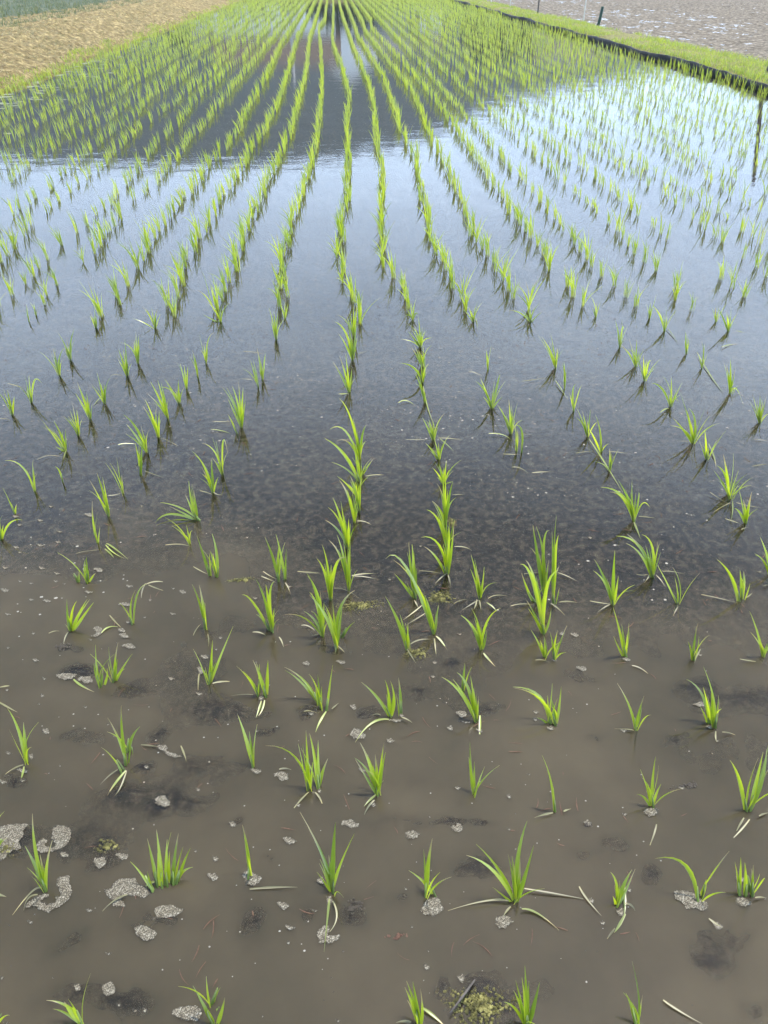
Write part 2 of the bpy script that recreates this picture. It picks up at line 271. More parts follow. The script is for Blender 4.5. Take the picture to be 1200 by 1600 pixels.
# ------------------------------------------------------------------ seedlings and foam, traced tile by tile (coordinates in quarter photo pixels)
# plant line: base : blade tips [@ own base] [~ control] / withered (s straw, g green) leaves lying on the water
TILES = [((0, 1300), """
285 375: 203 -115 ~ 225 100, 155 85, 328 50 ~ 290 200, 250 140 / s 265 360 200 380 75 515, s 240 400 180 420 148 490
1005 360: 920 40 @ 985 350, 978 -15 @ 1012 350, 1045 45 @ 1040 335, 1115 10 @ 1075 325, 1145 90 @ 1085 320, 1190 100 @ 1100 320, 985 130 @ 995 350, 815 185 @ 950 365, 1205 220 @ 1105 310 ~ 1130 245, 920 245 @ 950 360, 1060 120 @ 1055 330, 1020 240 @ 1005 350 / g 970 320 930 325 900 340, s 800 400 720 430 640 495
525 1215: 290 1052 ~ 440 1080, 330 1105 ~ 430 1130, 427 1045, 402 1060 ~ 430 1110
-45 1215: 60 1145 ~ 10 1150, -30 1060
-40 100: 45 35, -30 -60, -60 -30
W s -30 385 10 395 40 405
P 0 -35 60 -50 165 -52 170 -30 150 0 165 8 120 60 135 95 130 110 60 130 20 175 -40 180 -60 -30
P 325 -20 350 -42 390 -45 440 -20 450 30 435 60 410 90 360 115 300 130 240 130 228 75 270 38 300 60 290 85 330 90 345 70 322 40
P 365 280 435 275 440 330 455 360 440 410 400 450 350 485 290 507 245 490 215 465 150 485 165 440 200 420 240 395 290 385 310 400 265 430 290 445 330 440 350 425 330 385 360 400 375 390 360 350 350 320
P 648 360 690 340 740 295 800 283 860 290 870 320 920 345 935 385 900 415 850 405 800 395 770 410 785 450 760 475 700 460 690 420 660 395
P 945 545 970 520 960 490 1000 460 1070 450 1110 470 1150 475 1150 500 1100 525 1040 540 985 545 960 560
P 840 600 890 580 945 595 980 630 970 660 910 685 860 660 845 630
P 635 970 660 940 700 935 727 970 715 1010 670 1028 632 1010
P 1070 1130 1110 1095 1180 1080 1240 1090 1265 1140 1235 1180 1160 1180 1090 1160
F 400 140 33 18
F 625 190 45 38
F 765 150 40 25
F 558 487 22 15
F 190 560 20 15
F 57 580 12 8
F 678 757 28 12
F 485 968 30 25
F 68 833 10 8
F 12 905 18 14
F 328 905 10 10
F 743 1073 12 17
F 843 1113 20 14
F 905 1108 20 18
F 215 510 12 8
F 40 1190 35 10
"""), ((300, 1300), """
360 290: 315 -45 ~ 350 120, 335 60
875 380: 675 -125 ~ 850 180, 897 -60 ~ 880 150, 1015 10 ~ 900 250, 855 145, 800 170 ~ 850 270, 780 250 / g 860 425 850 520 825 745, s 880 440 905 530 860 625
140 1215: 5 960 ~ 80 1080, 178 972 @ 125 1075, 205 1035 ~ 185 1130, 190 1195 @ 160 1110 ~ 175 1130, 100 1110
W s 360 357 520 345 660 345
F 607 52 43 24
F 130 277 34 28
F 370 290 55 50
F 148 165 25 18
F 570 457 42 25
F 610 595 32 19
F 602 687 17 14
F 857 425 25 30
F 805 303 30 25
P 775 650 800 600 840 575 865 600 860 640 900 640 925 640 910 675 870 700 830 695 795 700
F 942 742 11 10
F 22 115 14 12
F 770 490 25 10
F 868 907 10 8
F 885 995 9 8
F 822 1047 9 8
F 910 1175 18 14
F 440 1145 10 12
"""), ((600, 1300), """
265 400: 302 40 ~ 270 220, 247 105, 155 240 @ 320 405 ~ 270 320
825 440: 895 -70 ~ 830 150, 935 85 ~ 870 300, 515 145 ~ 700 230 , 575 75 ~ 740 240, 775 140, 800 150, 850 160 ~ 845 300, 680 345, 815 200, 835 230 / s 780 440 640 430 400 487, s 875 362 1080 390 1380 430, g 860 490 960 510 1095 615, s 790 475 765 500 745 530
225 1215: 140 930, 180 935, 228 980 ~ 240 1100, 130 970, 145 1050, 205 1060 / g 235 1105 310 1150 390 1225, s 170 1195 120 1185 75 1187
895 1225: 880 835, 822 925, 862 910, 905 930, 972 940 ~ 930 1080, 810 990, 750 1062 ~ 830 1100, 935 1060, 870 1000, 900 1020
F 300 470 70 62
F 745 560 58 42
F 850 465 12 10
F 482 912 30 27
F 175 17 45 30
F 275 738 12 10
F 265 840 25 22
F 135 350 12 12
F 173 588 13 12
"""), ((900, 1300), """
260 460: 370 230 ~ 300 370, 350 235 ~ 290 330, 215 250 ~ 260 320, 240 330, 230 400 / g 300 350 305 450 300 545, g 305 520 265 590 240 625, s 240 610 215 640 195 668, s 300 455 350 465 378 500
768 430: 495 165 ~ 700 150, 815 295 @ 790 405
1050 400: 993 185 @ 1025 390, 1030 160 @ 1030 390, 1055 190 @ 1062 400, 1108 205 @ 1102 400, 1098 230 @ 1105 405, 1075 310 @ 1090 370, 1010 260 @ 1030 395 / s 1115 420 1150 412 1190 412
385 1215: 310 1005 ~ 350 1090, 415 1020 ~ 400 1120
W s 20 340 70 420 160 525
W s 545 1050 640 1115 790 1200
W s 830 540 870 570 920 600
P 610 370 650 360 720 375 770 410 820 440 825 480 790 495 740 480 690 488 655 440 620 420
F 1042 437 55 30
F 1030 295 45 22
F 330 360 18 18
F 280 500 28 32
F 95 425 25 18
F 165 565 20 18
F 345 188 12 7
F 538 347 8 7
F 58 738 10 8
F 130 743 8 7
F 250 1152 9 8
F 725 1078 14 8
F 1155 1183 18 10
F 885 585 35 28
F 1180 413 12 10
"""), ((0, 1020), """
165 690: 45 345 ~ 120 470, 147 435, 165 530, 120 540, 158 480 / s 150 710 90 725 30 755, g 155 720 140 760 118 790
790 700: 758 330 ~ 760 520, 672 405 ~ 750 540, 875 460 @ 800 620 ~ 815 530, 632 590 @ 770 745 ~ 710 650, 830 640 @ 795 700 ~ 820 560 / s 740 740 690 765 625 825, g 790 745 720 820 665 880, s 795 745 760 830 715 890
625 215: 597 -50 ~ 605 100, 645 90 ~ 635 150, 670 95 @ 635 205 ~ 670 160, 603 100
712 180: 738 -65 ~ 715 60, 722 0, 828 5 ~ 760 100, 780 100 ~ 735 130, 735 40
W g 460 165 510 205 590 245
W s -20 300 50 340 110 372
W s 0 215 40 208 60 207
W s 880 575 940 580 985 586
W s 1130 580 1150 630 1165 680
F 412 146 65 22
F 535 168 45 27
F 195 645 20 17
F 140 735 35 18
F 52 625 20 12
F 140 797 20 10
F 18 805 25 14
F 222 44 20 11
F 287 488 29 18
F 1070 160 20 13
F 265 265 15 12
F 245 318 12 8
F 535 337 14 10
F 368 398 10 7
F 375 702 10 10
F 305 748 10 8
F 1015 928 54 35
F 277 160 14 9
F 45 230 18 8
F 675 445 12 9
F 712 518 9 7
F 915 712 20 12
P 980 580 1030 572 1055 595 1050 615 1100 630 1140 650 1090 655 1040 640 1020 615 995 605
"""), ((300, 1020), """
108 190: 128 -80 ~ 118 60, 257 -165 ~ 165 50, 118 20, 150 60 ~ 120 120 / s 130 200 190 182 258 170
432 285: 275 80 @ 415 270 ~ 370 170, 320 115 @ 415 270 ~ 390 190, 380 45 @ 462 275 ~ 430 150, 422 70 @ 418 245, 475 45 @ 466 265, 400 60 @ 455 260 / s 385 270 300 268 230 272, g 435 310 420 360 400 405, g 455 305 440 350 415 390
805 350: 578 90 @ 790 320 ~ 720 170, 580 108 @ 785 300 ~ 700 190, 730 130 ~ 790 210, 785 135, 810 210, 880 75 @ 840 360 ~ 855 220, 770 200 / g 840 375 800 430 772 497, s 875 360 895 335 915 315, s 700 375 740 370 780 372
385 715: 285 385 ~ 345 540, 358 490 ~ 372 590
735 855: 460 580 ~ 660 620, 712 485 ~ 720 680, 690 570, 650 650 ~ 715 740, 755 680, 735 505 @ 788 850 ~ 770 660, 788 545 @ 788 850, 850 660 @ 795 830 ~ 810 740, 720 600 / s 730 880 670 930 595 1010, s 770 880 800 910 820 960
1165 890: 1050 560 ~ 1120 700, 1015 655 ~ 1110 740, 1145 635, 1200 560 ~ 1175 720, 1020 665 ~ 1100 780, 1210 620, 1130 700 / g 1150 895 1110 925 1075 960, s 1140 930 1100 970 1070 1020
1240 400: 1057 182 ~ 1170 280, 1205 170 ~ 1230 250, 1240 175 ~ 1270 290, 1290 155 @ 1305 385 ~ 1305 260, 1215 260, 1195 330, 1260 250 / g 1230 425 1120 440 1020 560, s 1180 400 1150 385 1110 385, s 1310 412 1350 425 1385 432
W s 45 130 40 180 38 235
W s 545 728 580 722 620 730
F 55 110 25 25
F 45 255 30 10
F 77 25 25 14
F 432 282 22 16
F 745 378 25 13
F 400 738 33 19
F 795 860 18 16
F 665 948 18 15
F 562 770 50 30
F 1065 735 25 15
F 1130 940 22 24
F 712 65 28 15
F 930 57 30 15
F 1008 338 25 18
F 1035 508 45 38
F 402 485 13 10
F 162 524 10 9
F 38 852 18 14
F 253 1070 25 20
F 985 1068 54 28
F 1275 422 50 12
F 1308 390 18 12
"""), ((600, 1020), """
580 430: 360 150 ~ 500 250, 455 122 ~ 530 200, 430 165 ~ 510 260, 505 65 @ 492 230, 540 140 ~ 560 280, 575 250, 592 290, 560 220 / g 600 400 600 470 597 535
1070 460: 805 213 @ 1035 440 ~ 990 250, 810 220 @ 1075 450 ~ 990 260, 1020 265 @ 1035 440, 1050 295 @ 1078 440, 1108 210 @ 1080 450 ~ 1095 330, 955 405 @ 1035 440 ~ 1000 415
563 890: 537 555 ~ 540 720, 565 680, 530 650 ~ 545 760
1068 995: 987 638 ~ 1045 780 / s 1055 1008 1000 1015 942 1030, s 1120 1000 1140 985 1170 970
F 485 382 40 22
F 413 470 25 16
F 597 483 22 18
F 508 433 38 7
F 1040 470 25 17
F 947 370 20 13
F 945 415 20 12
F 37 549 30 16
F 315 60 20 10
F 305 148 22 9
F 458 843 22 14
F 780 895 18 15
F 903 759 16 8
F 820 1002 9 8
F 457 1095 40 30
F 780 1100 14 12
F 283 1020 11 9
"""), ((900, 1020), """
375 480: 258 190 ~ 345 340, 425 270 ~ 380 390 / s 360 495 320 480 240 470
865 470: 795 85 ~ 860 270, 690 165 @ 835 440 ~ 800 250, 795 215 @ 840 440, 820 270, 895 285 ~ 885 400, 870 330, 775 335 @ 830 440, 845 250 / s 870 500 872 530 880 555, s 910 505 960 505 1020 510
478 965: 497 650 ~ 475 800, 400 725 ~ 445 840, 532 820, 380 885 ~ 430 890 / s 500 1080 485 1140 455 1220
1065 990: 962 670 ~ 1030 790, 1140 655 ~ 1075 830, 1170 620 @ 1090 990 ~ 1130 800, 1215 530 @ 1090 985 ~ 1140 820, 1220 700 @ 1095 970 ~ 1130 850, 1190 600 @ 1090 990 ~ 1160 760 / s 1080 1050 1020 1120 950 1180, s 1045 1040 1020 1080 995 1130, s 1140 1030 1170 1010 1210 995
W s 350 80 400 95 450 130
F 297 485 24 14
F 770 322 38 17
F 830 462 28 12
F 880 548 16 10
F 848 626 12 8
F 470 993 50 28
F 660 842 25 14
F 300 1007 20 12
F 35 97 36 17
F 388 945 12 7
F 70 1062 30 20
"""), ((0, 750), """
90 210: 15 45 ~ 60 130, 105 150
5 370: 0 240, 140 250 ~ 50 255, -30 200, 20 280
680 225: 560 0 ~ 630 120, 605 -45 ~ 650 90, 640 -20 ~ 665 100, 660 90
612 390: 577 130 ~ 580 270, 625 290
545 640: 540 480, 530 515, 555 560, 600 580 ~ 575 600, 455 590 @ 490 640, 495 565 @ 492 640, 480 595 @ 488 640, 520 560
440 945: 418 745 ~ 425 850, 480 755 ~ 440 830, 545 745 ~ 480 850, 562 745 ~ 480 860, 585 765 ~ 510 860, 405 900, 430 850, 460 830 / s 430 960 410 990 395 1025
830 900: 845 690 ~ 805 800, 915 650 ~ 850 700 / s 915 660 980 635 1040 632, s 930 665 980 680 1020 690, s 912 655 890 700 880 745
1250 250: 1000 140 ~ 1150 170, 970 270 ~ 1060 190, 975 285 ~ 1100 240, 1055 300 ~ 1160 260, 1060 165 ~ 1160 210, 1180 5 @ 1230 250 ~ 1195 120, 1160 95 @ 1225 240, 1210 60 @ 1235 245
1190 400: 1165 280, 1130 335 ~ 1170 350 / s 1035 415 1130 405 1195 415
W g 635 955 680 920 740 918
W s 685 845 720 885 755 920
W s 305 958 340 945 370 945
W g 665 395 720 430 800 495
W g 655 430 690 460 710 485
W g 660 405 710 455 780 490
W s 475 460 540 445 630 435
F 97 228 22 9
F 32 548 18 9
F 780 777 42 14
P 580 925 610 912 635 925 640 950 620 975 590 985 562 980 570 970 600 960 585 940
F 760 938 28 13
F 775 972 32 17
F 805 1038 40 19
F 800 888 18 9
F 808 663 25 10
F 1140 698 25 12
F 1078 835 20 9
F 905 857 15 7
F 938 748 16 8
F 1083 677 16 6
F 568 997 13 8
F 555 700 30 10
F 617 562 30 16
F 555 218 27 13
F 250 407 25 9
F 100 420 25 8
F 362 387 20 9
F 260 550 23 9
F 355 583 20 8
F 350 632 18 8
F 30 688 27 13
F 195 747 20 8
F 293 755 28 11
F 222 1125 22 10
F 52 1047 14 7
F 210 957 15 8
F 250 252 22 8
F 318 165 17 7
F 372 322 20 7
F 125 452 18 6
F 195 645 18 6
F 402 647 14 6
F 125 632 14 7
F 48 838 24 7
F 123 280 20 7
F 885 162 15 6
"""), ((300, 750), """
150 610: 30 345 @ 110 590 ~ 75 470, 125 335 @ 155 610 ~ 160 450, 112 440 @ 150 600 ~ 135 500, 172 540, 120 500 @ 112 600 / s 10 550 50 570 100 585
560 630: 455 355 @ 545 635 ~ 510 490, 525 340 @ 580 620 ~ 560 480, 590 430 @ 583 620, 545 385 @ 530 600, 525 480 @ 545 630 / s 445 580 490 600 530 620, s 435 610 480 620 525 640, s 585 650 600 670 615 700
500 950: 400 620 ~ 460 740, 425 680 ~ 470 780, 460 650 ~ 480 760, 515 635 ~ 480 700, 310 718 @ 490 940 ~ 380 730, 400 840 @ 480 930 ~ 440 860, 495 780, 515 800, 475 740 / s 380 960 430 958 470 968, s 545 990 560 1010 572 1040
85 930: 0 650 ~ 55 780, 45 655 ~ 70 780, 75 760, 20 700 ~ 65 820 / s 10 980 30 930 55 895, s 100 970 105 1000 103 1040
1045 195: 990 0, 1055 -10, 1010 10, 1040 20
1015 265: 920 0 ~ 985 90, 970 60, 1035 130 ~ 1015 180, 990 100, 1020 90, 1045 110 / s 1030 265 1080 262 1120 270
975 420: 850 170 ~ 930 250, 880 110 ~ 930 220, 930 130 ~ 950 230, 830 250 ~ 920 300, 980 240, 950 220, 990 270
980 690: 855 375 ~ 940 480, 905 340 ~ 950 460, 945 370, 990 370, 975 420, 895 420 ~ 950 500, 960 480, 985 500 / s 1000 605 1080 590 1150 573, s 1000 608 1090 605 1170 612, s 890 685 960 690 1045 740
865 750: 780 490 ~ 840 580, 812 400 ~ 855 540, 960 485 ~ 890 510, 870 530, 800 520 ~ 845 620, 845 600, 880 580, 830 520 / s 660 580 740 582 800 583
820 980: 715 580 ~ 790 700, 725 600 ~ 800 720, 800 690, 735 700 ~ 790 780, 580 842 ~ 720 840, 700 820 ~ 780 870, 745 820 ~ 795 860, 825 760, 770 700 / s 685 918 730 918 785 945
905 1050: 735 720 ~ 850 850, 880 770, 1018 688 ~ 905 800, 940 790, 1020 885 @ 935 985 ~ 970 920, 830 780 ~ 880 880, 860 870, 900 850 / g 890 1040 900 1060 895 1085, s 910 1045 940 1065 955 1080, s 750 980 780 965 810 950
F 607 665 18 9
F 395 738 18 8
F 178 985 17 9
F 150 1057 15 8
F 78 1105 26 13
F 1180 817 12 7
"""), ((600, 750), """
385 285: 330 20 ~ 380 120, 365 -60, 385 -60, 430 10 ~ 400 120, 450 110 ~ 400 160, 300 130 ~ 360 190, 350 60, 400 60 / s 430 100 470 90 505 85
395 440: 300 130 ~ 370 260, 265 185 ~ 350 240, 345 200, 360 240, 440 240 ~ 420 330, 410 260, 385 220, 330 200 / s 440 425 500 422 553 430
400 585: 230 358 ~ 350 370, 250 415 @ 385 580 ~ 330 470, 440 250 ~ 425 430, 380 350, 410 300, 350 400, 430 330 ~ 420 470, 395 370, 370 400 / s 220 577 300 575 370 588, s 395 590 350 620 320 645, s 400 600 412 630 418 660, s 270 415 320 412 370 415
195 740: 155 385 ~ 165 560, 145 450, 185 430 ~ 190 580, 205 550, 65 585 @ 190 730 ~ 130 650, 145 650, 165 480, 175 400 / s 190 760 205 780 215 800
315 960: 10 493 ~ 130 480, 60 500 ~ 220 650, 255 720 ~ 290 820, 340 780 ~ 325 880, 280 790 ~ 300 870, 240 700 ~ 280 800 / s 240 790 180 830 120 870, s 260 840 190 880 120 910, g 325 985 360 1010 398 1055, s 315 1000 320 1050 328 1090, s 165 1035 220 1005 290 995
148 1060: 10 730 ~ 100 890, 100 840 ~ 130 950, 150 895, 125 920 / s 145 1065 170 1100 200 1145
600 740: 543 465 ~ 580 600, 565 490 ~ 590 610, 630 575, 540 555 ~ 580 650, 590 590, 610 650, 575 540 / s 590 760 540 780 490 808, s 580 755 570 790 560 800, s 595 760 602 785 605 812, s 440 780 490 750 540 740, g 640 775 680 800 705 820, s 650 750 700 725 770 720
610 1060: 545 800 ~ 600 900, 730 800 ~ 630 870, 480 845 ~ 570 920, 580 880, 640 935 ~ 630 1000, 530 900 ~ 575 960, 565 860, 605 900 / g 620 1090 650 1120 695 1165
1060 770: 1078 220 ~ 1050 430, 1090 345 ~ 1065 480, 1050 320, 1060 480, 1095 540 ~ 1065 600, 1070 400 / s 1085 588 1150 605 1210 630, s 1095 772 1150 762 1210 762, s 1040 780 1080 800 1130 840
1005 720: 930 280 ~ 960 480, 950 290 ~ 1000 450, 1030 315 ~ 990 380, 910 420 ~ 980 500, 970 460, 1000 400, 1030 500, 985 520 / s 875 595 930 583 990 578
1000 960: 860 580 @ 940 760 ~ 895 680, 850 525 ~ 930 570, 885 500 ~ 950 620, 920 560 ~ 970 700, 950 600, 1090 560 ~ 1000 650, 890 750 ~ 950 850, 1045 800 ~ 1030 880, 980 770, 900 800 ~ 960 880 / s 790 797 870 780 960 772
1010 1110: 920 940 ~ 970 1020, 1000 990, 975 1000, 985 1020 / s 945 1135 990 1130 1035 1140
1065 1120: 1085 940 ~ 1065 1030, 1035 945 ~ 1055 1020, 1110 990 ~ 1080 1050, 1050 1000
F 1063 1125 24 9
F 1110 960 22 12
F 1190 967 30 14
F 318 1140 18 10
F 228 412 16 7
F 35 622 15 7
F 473 962 18 8
"""), ((900, 750), """
365 255: 155 45 ~ 300 70, 210 75 ~ 300 100, 262 0 ~ 330 110, 350 0 ~ 345 130, 375 80 ~ 365 150, 390 80 ~ 395 100, 460 170 ~ 410 120, 310 60, 340 80 / s 390 235 440 230 500 235, g 360 270 380 310 405 365
480 610: 250 350 ~ 410 390, 310 395 ~ 410 450, 315 335 ~ 430 440, 435 410, 520 400 ~ 490 500, 530 450 ~ 500 520, 410 340 ~ 490 400, 460 430, 500 480 / s 375 597 410 598 450 590, s 460 590 450 610 432 630, s 500 605 530 630 560 665, s 540 580 600 578 685 585
640 770: 500 520 ~ 560 620, 615 600 ~ 635 680, 640 690 / s 635 800 620 820 610 845
235 780: 115 495 ~ 190 630, 243 435 ~ 235 600, 265 600 ~ 248 690, 190 610, 110 568 ~ 190 640 / s 85 765 150 770 215 775, s 215 785 170 805 130 822
312 1105: 228 785 ~ 270 930, 332 890 ~ 320 1000, 235 975 ~ 265 1050, 285 900, 320 960
733 1130: 762 895 ~ 735 990, 700 1010 ~ 720 1060 / s 775 1065 755 1100 740 1145
1035 760: 880 495 @ 1018 760 ~ 985 600, 1025 565 @ 1040 740, 1048 570 @ 1046 740 / s 780 725 880 738 1015 768, s 1060 745 1085 720 1105 700
1065 270: 1018 55 ~ 1040 150, 1098 75 ~ 1075 180, 1045 120, 1080 130, 990 175 ~ 1030 200 / s 1030 318 1050 305 1080 292, s 930 250 980 260 1030 268
965 120: 885 0 ~ 940 50, 935 0, 970 60, 905 20 ~ 950 70 / s 835 85 890 115 960 140, s 965 150 910 170 855 205, g 975 140 978 190 972 245, s 1000 150 1080 160 1170 170
1175 1105: 1085 820 ~ 1140 960, 1090 950 ~ 1150 1020, 1195 1020, 1150 1000 / s 1020 1128 1090 1130 1165 1125
1215 590: 1115 460 ~ 1180 500, 1150 355 ~ 1200 480, 1170 450, 1210 420, 1120 470 ~ 1170 490 / s 1170 670 1190 660 1215 650
F 312 1120 28 13
F 775 1092 18 9
F 88 360 20 8
F 1145 573 20 7
"""), ((0, 480), """
75 670: 45 515, 65 580, 90 560, 30 540 / s 0 705 40 700 75 712
195 595: 150 420, 180 430, 205 520, 260 475 ~ 210 430 / s 50 483 100 490 160 500
370 425: 320 285, 330 255, 420 245 ~ 370 290, 385 330
440 330: 360 155 ~ 410 240, 465 135 ~ 440 220, 415 200, 395 220
490 800: 450 595, 490 660, 480 640, 425 685
565 700: 470 535, 480 465, 540 530, 575 600 / s 500 725 530 715 555 705
655 600: 605 405, 690 440 ~ 660 490, 575 490, 650 480 / g 640 565 610 585 580 615
795 430: 740 260, 770 260, 780 200, 735 325, 800 330 / s 690 440 730 425 780 430
862 350: 848 150, 750 220 ~ 830 250, 875 230, 835 220, 865 180
600 130: 560 20, 590 30, 580 60, 605 60
970 130: 905 0 ~ 945 60, 825 70 ~ 900 90, 945 0, 975 40, 960 60, 1005 40
410 900: 262 705 ~ 350 810, 335 710 ~ 390 810, 410 760, 345 870 / s 235 960 310 930 385 928, g 415 905 405 925 392 945
920 905: 770 670 ~ 860 750, 790 730, 880 740, 785 790, 905 800 / g 740 868 790 855 860 845
990 810: 890 615, 905 575, 970 640, 995 650 / s 1010 825 1060 840 1110 862
1050 695: 940 465, 985 455, 920 540, 1000 500, 1025 560, 1005 470
1120 600: 1030 450, 1000 500 ~ 1080 510, 1115 450, 1060 520
1165 510: 1125 350, 1150 360, 1175 370
880 1045: 845 850, 890 830, 870 900 / s 905 1030 960 1045 1030 1065
765 1165: 728 935, 760 1050 / s 675 1185 720 1175 755 1160
215 1150: 30 958 ~ 150 980, 208 1000
390 1090: 345 995 ~ 375 1020
180 90: 155 0, 175 20, 170 50
225 50: 210 -20, 235 0
"""), ((300, 480), """
180 90: 70 45 ~ 140 80, 130 0, 160 0, 190 10, 150 20
35 435: 0 260, 15 300, 30 370
85 350: 145 160 ~ 95 190, 75 230, 100 250
525 200: 480 0, 510 20, 540 0, 490 80, 530 60
580 70: 550 -20, 600 -20
440 450: 405 250, 365 330 @ 415 500, 380 320 @ 415 500, 460 290, 430 330 / s 310 455 360 455 400 450, s 320 285 380 280 450 292
310 750: 190 500 ~ 270 600, 215 500, 250 490 ~ 290 600, 290 460, 320 500, 225 570 ~ 260 640, 225 670 @ 285 790, 335 580 / s 135 720 200 715 300 705, g 120 772 180 770 240 785
190 1045: 60 850 ~ 150 890, 125 940, 150 890, 225 920 ~ 190 780
130 1160: 0 900 ~ 80 980, 15 920 ~ 90 1000, 120 945, 165 1060, 60 1000 / s 50 1155 90 1160 125 1170, s 135 1165 165 1172 195 1168
1010 180: 965 50, 1010 -20, 1035 -30, 900 45 ~ 970 80, 985 20
1005 330: 890 90 ~ 970 140, 920 170, 970 60, 1000 150, 1030 100, 960 150, 1035 180 / s 1040 300 1070 280 1110 268
985 530: 880 340, 920 300, 960 290, 1000 380, 975 430 / g 920 550 950 540 985 535
1050 950: 920 570 ~ 1000 680, 1005 690, 1090 735 ~ 1060 790, 860 765 ~ 960 740, 1030 760, 940 830 ~ 1000 850, 985 820 / s 910 840 950 830 985 825
1050 1090: 830 820 ~ 960 910, 870 968 ~ 980 1010, 1135 945 @ 1060 1040 ~ 1090 1000, 985 1000, 1010 860, 1040 930
1040 1185: 905 1055 ~ 980 1110, 985 1050, 1060 1060, 970 1100 / s 1085 1065 1140 1050 1200 1045
"""), ((600, 480), """
180 80: 135 0, 190 -20, 215 60 ~ 200 20, 130 60 ~ 160 40
230 250: 100 200 ~ 190 210, 150 150, 215 60, 300 190 ~ 240 200, 240 120, 175 140, 190 120
240 370: 190 240, 170 250, 250 290, 215 270, 260 300
240 470: 100 350 ~ 200 370, 210 390, 260 320, 230 330, 250 380
258 600: 190 400, 225 450, 250 500 / g 245 500 270 620 320 760, g 90 605 140 588 200 610
310 830: 240 690, 280 700, 300 740, 270 720, 340 740 / s 135 835 220 828 300 830, s 340 825 410 820 490 828, g 350 830 390 860 435 895
345 950: 260 850, 310 810, 340 850, 290 900
375 1100: 300 1000, 340 970, 390 955, 330 1060, 430 1090, 375 1000
560 90: 490 10, 530 0, 570 0, 545 20 / g 560 60 580 90 582 140
650 390: 640 270, 650 300 / s 530 410 570 412 620 425
675 630: 570 460 ~ 640 520, 600 440, 725 420 ~ 710 470, 680 520, 740 560, 620 560
795 790: 720 620, 780 575, 730 640, 760 670, 800 640, 700 600
830 900: 810 740 @ 858 910 ~ 870 750, 825 790 / g 655 797 740 800 800 830, s 860 800 900 800 950 797, s 745 925 800 920 860 918
920 90: 780 20 ~ 860 30, 890 -20, 910 0, 850 10, 990 30
1075 380: 960 170, 985 180, 1040 160, 1085 260, 1020 230, 1000 200 / s 860 470 930 455 1020 435
1130 510: 1125 340, 1140 380
1190 650: 1160 540, 1200 480 ~ 1175 520, 1180 580 / g 1070 465 1110 520 1150 575
W s 800 1000 850 1005 905 1040
W s 925 1035 980 1030 1040 1028
"""), ((900, 480), """
125 60: 100 0, 130 -30
460 70: 440 -20, 465 -30, 475 0
555 150: 480 -10 ~ 530 50, 520 20, 570 80, 545 40 / g 560 130 600 170 640 230
275 250: 245 80, 300 140 ~ 290 110, 265 130, 280 160
375 370: 280 240 ~ 340 290, 330 190, 380 200, 350 230, 365 260, 395 280
430 460: 310 260 ~ 380 290, 420 300, 440 330, 475 370 ~ 460 310, 410 380
595 620: 470 475 ~ 540 490, 595 435, 580 540, 640 590 ~ 610 560, 600 520 / g 525 665 560 640 590 625
690 290: 685 155, 705 200, 680 210
790 380: 805 220, 760 290, 795 300
955 150: 885 0, 970 0, 940 40, 950 60 / g 910 255 960 235 1020 225, g 1000 155 1030 152 1060 155
875 90: 870 0, 850 0, 890 10
965 540: 920 330, 965 320, 1000 370, 940 360, 955 400, 1050 630 ~ 1000 480 / g 755 290 850 440 930 540
735 850: 650 530 ~ 700 680, 700 630 ~ 750 690, 590 740 ~ 690 760, 605 690 ~ 680 770, 690 640, 720 720, 745 740 / s 650 845 700 840 740 850
820 950: 805 770, 770 840, 830 870, 790 880 / g 825 860 860 930 880 1000
960 1170: 860 1020, 880 990 ~ 940 1040, 920 920, 890 1060, 940 1080
1150 720: 1085 590, 1105 550, 1150 550, 1190 545, 1130 600, 1165 600
75 810: 0 620, 0 690 ~ 50 730, 50 720, 90 640, 40 650
160 905: 120 670 ~ 150 760, 70 740, 150 800 / s 0 920 60 905 110 900
215 1020: 210 880, 115 965 ~ 180 980, 220 950 / g 80 830 180 980 290 1150, s 200 910 260 908 325 915
W s 1100 995 1150 985 1200 980
W s 1110 825 1160 830 1210 838
""")]
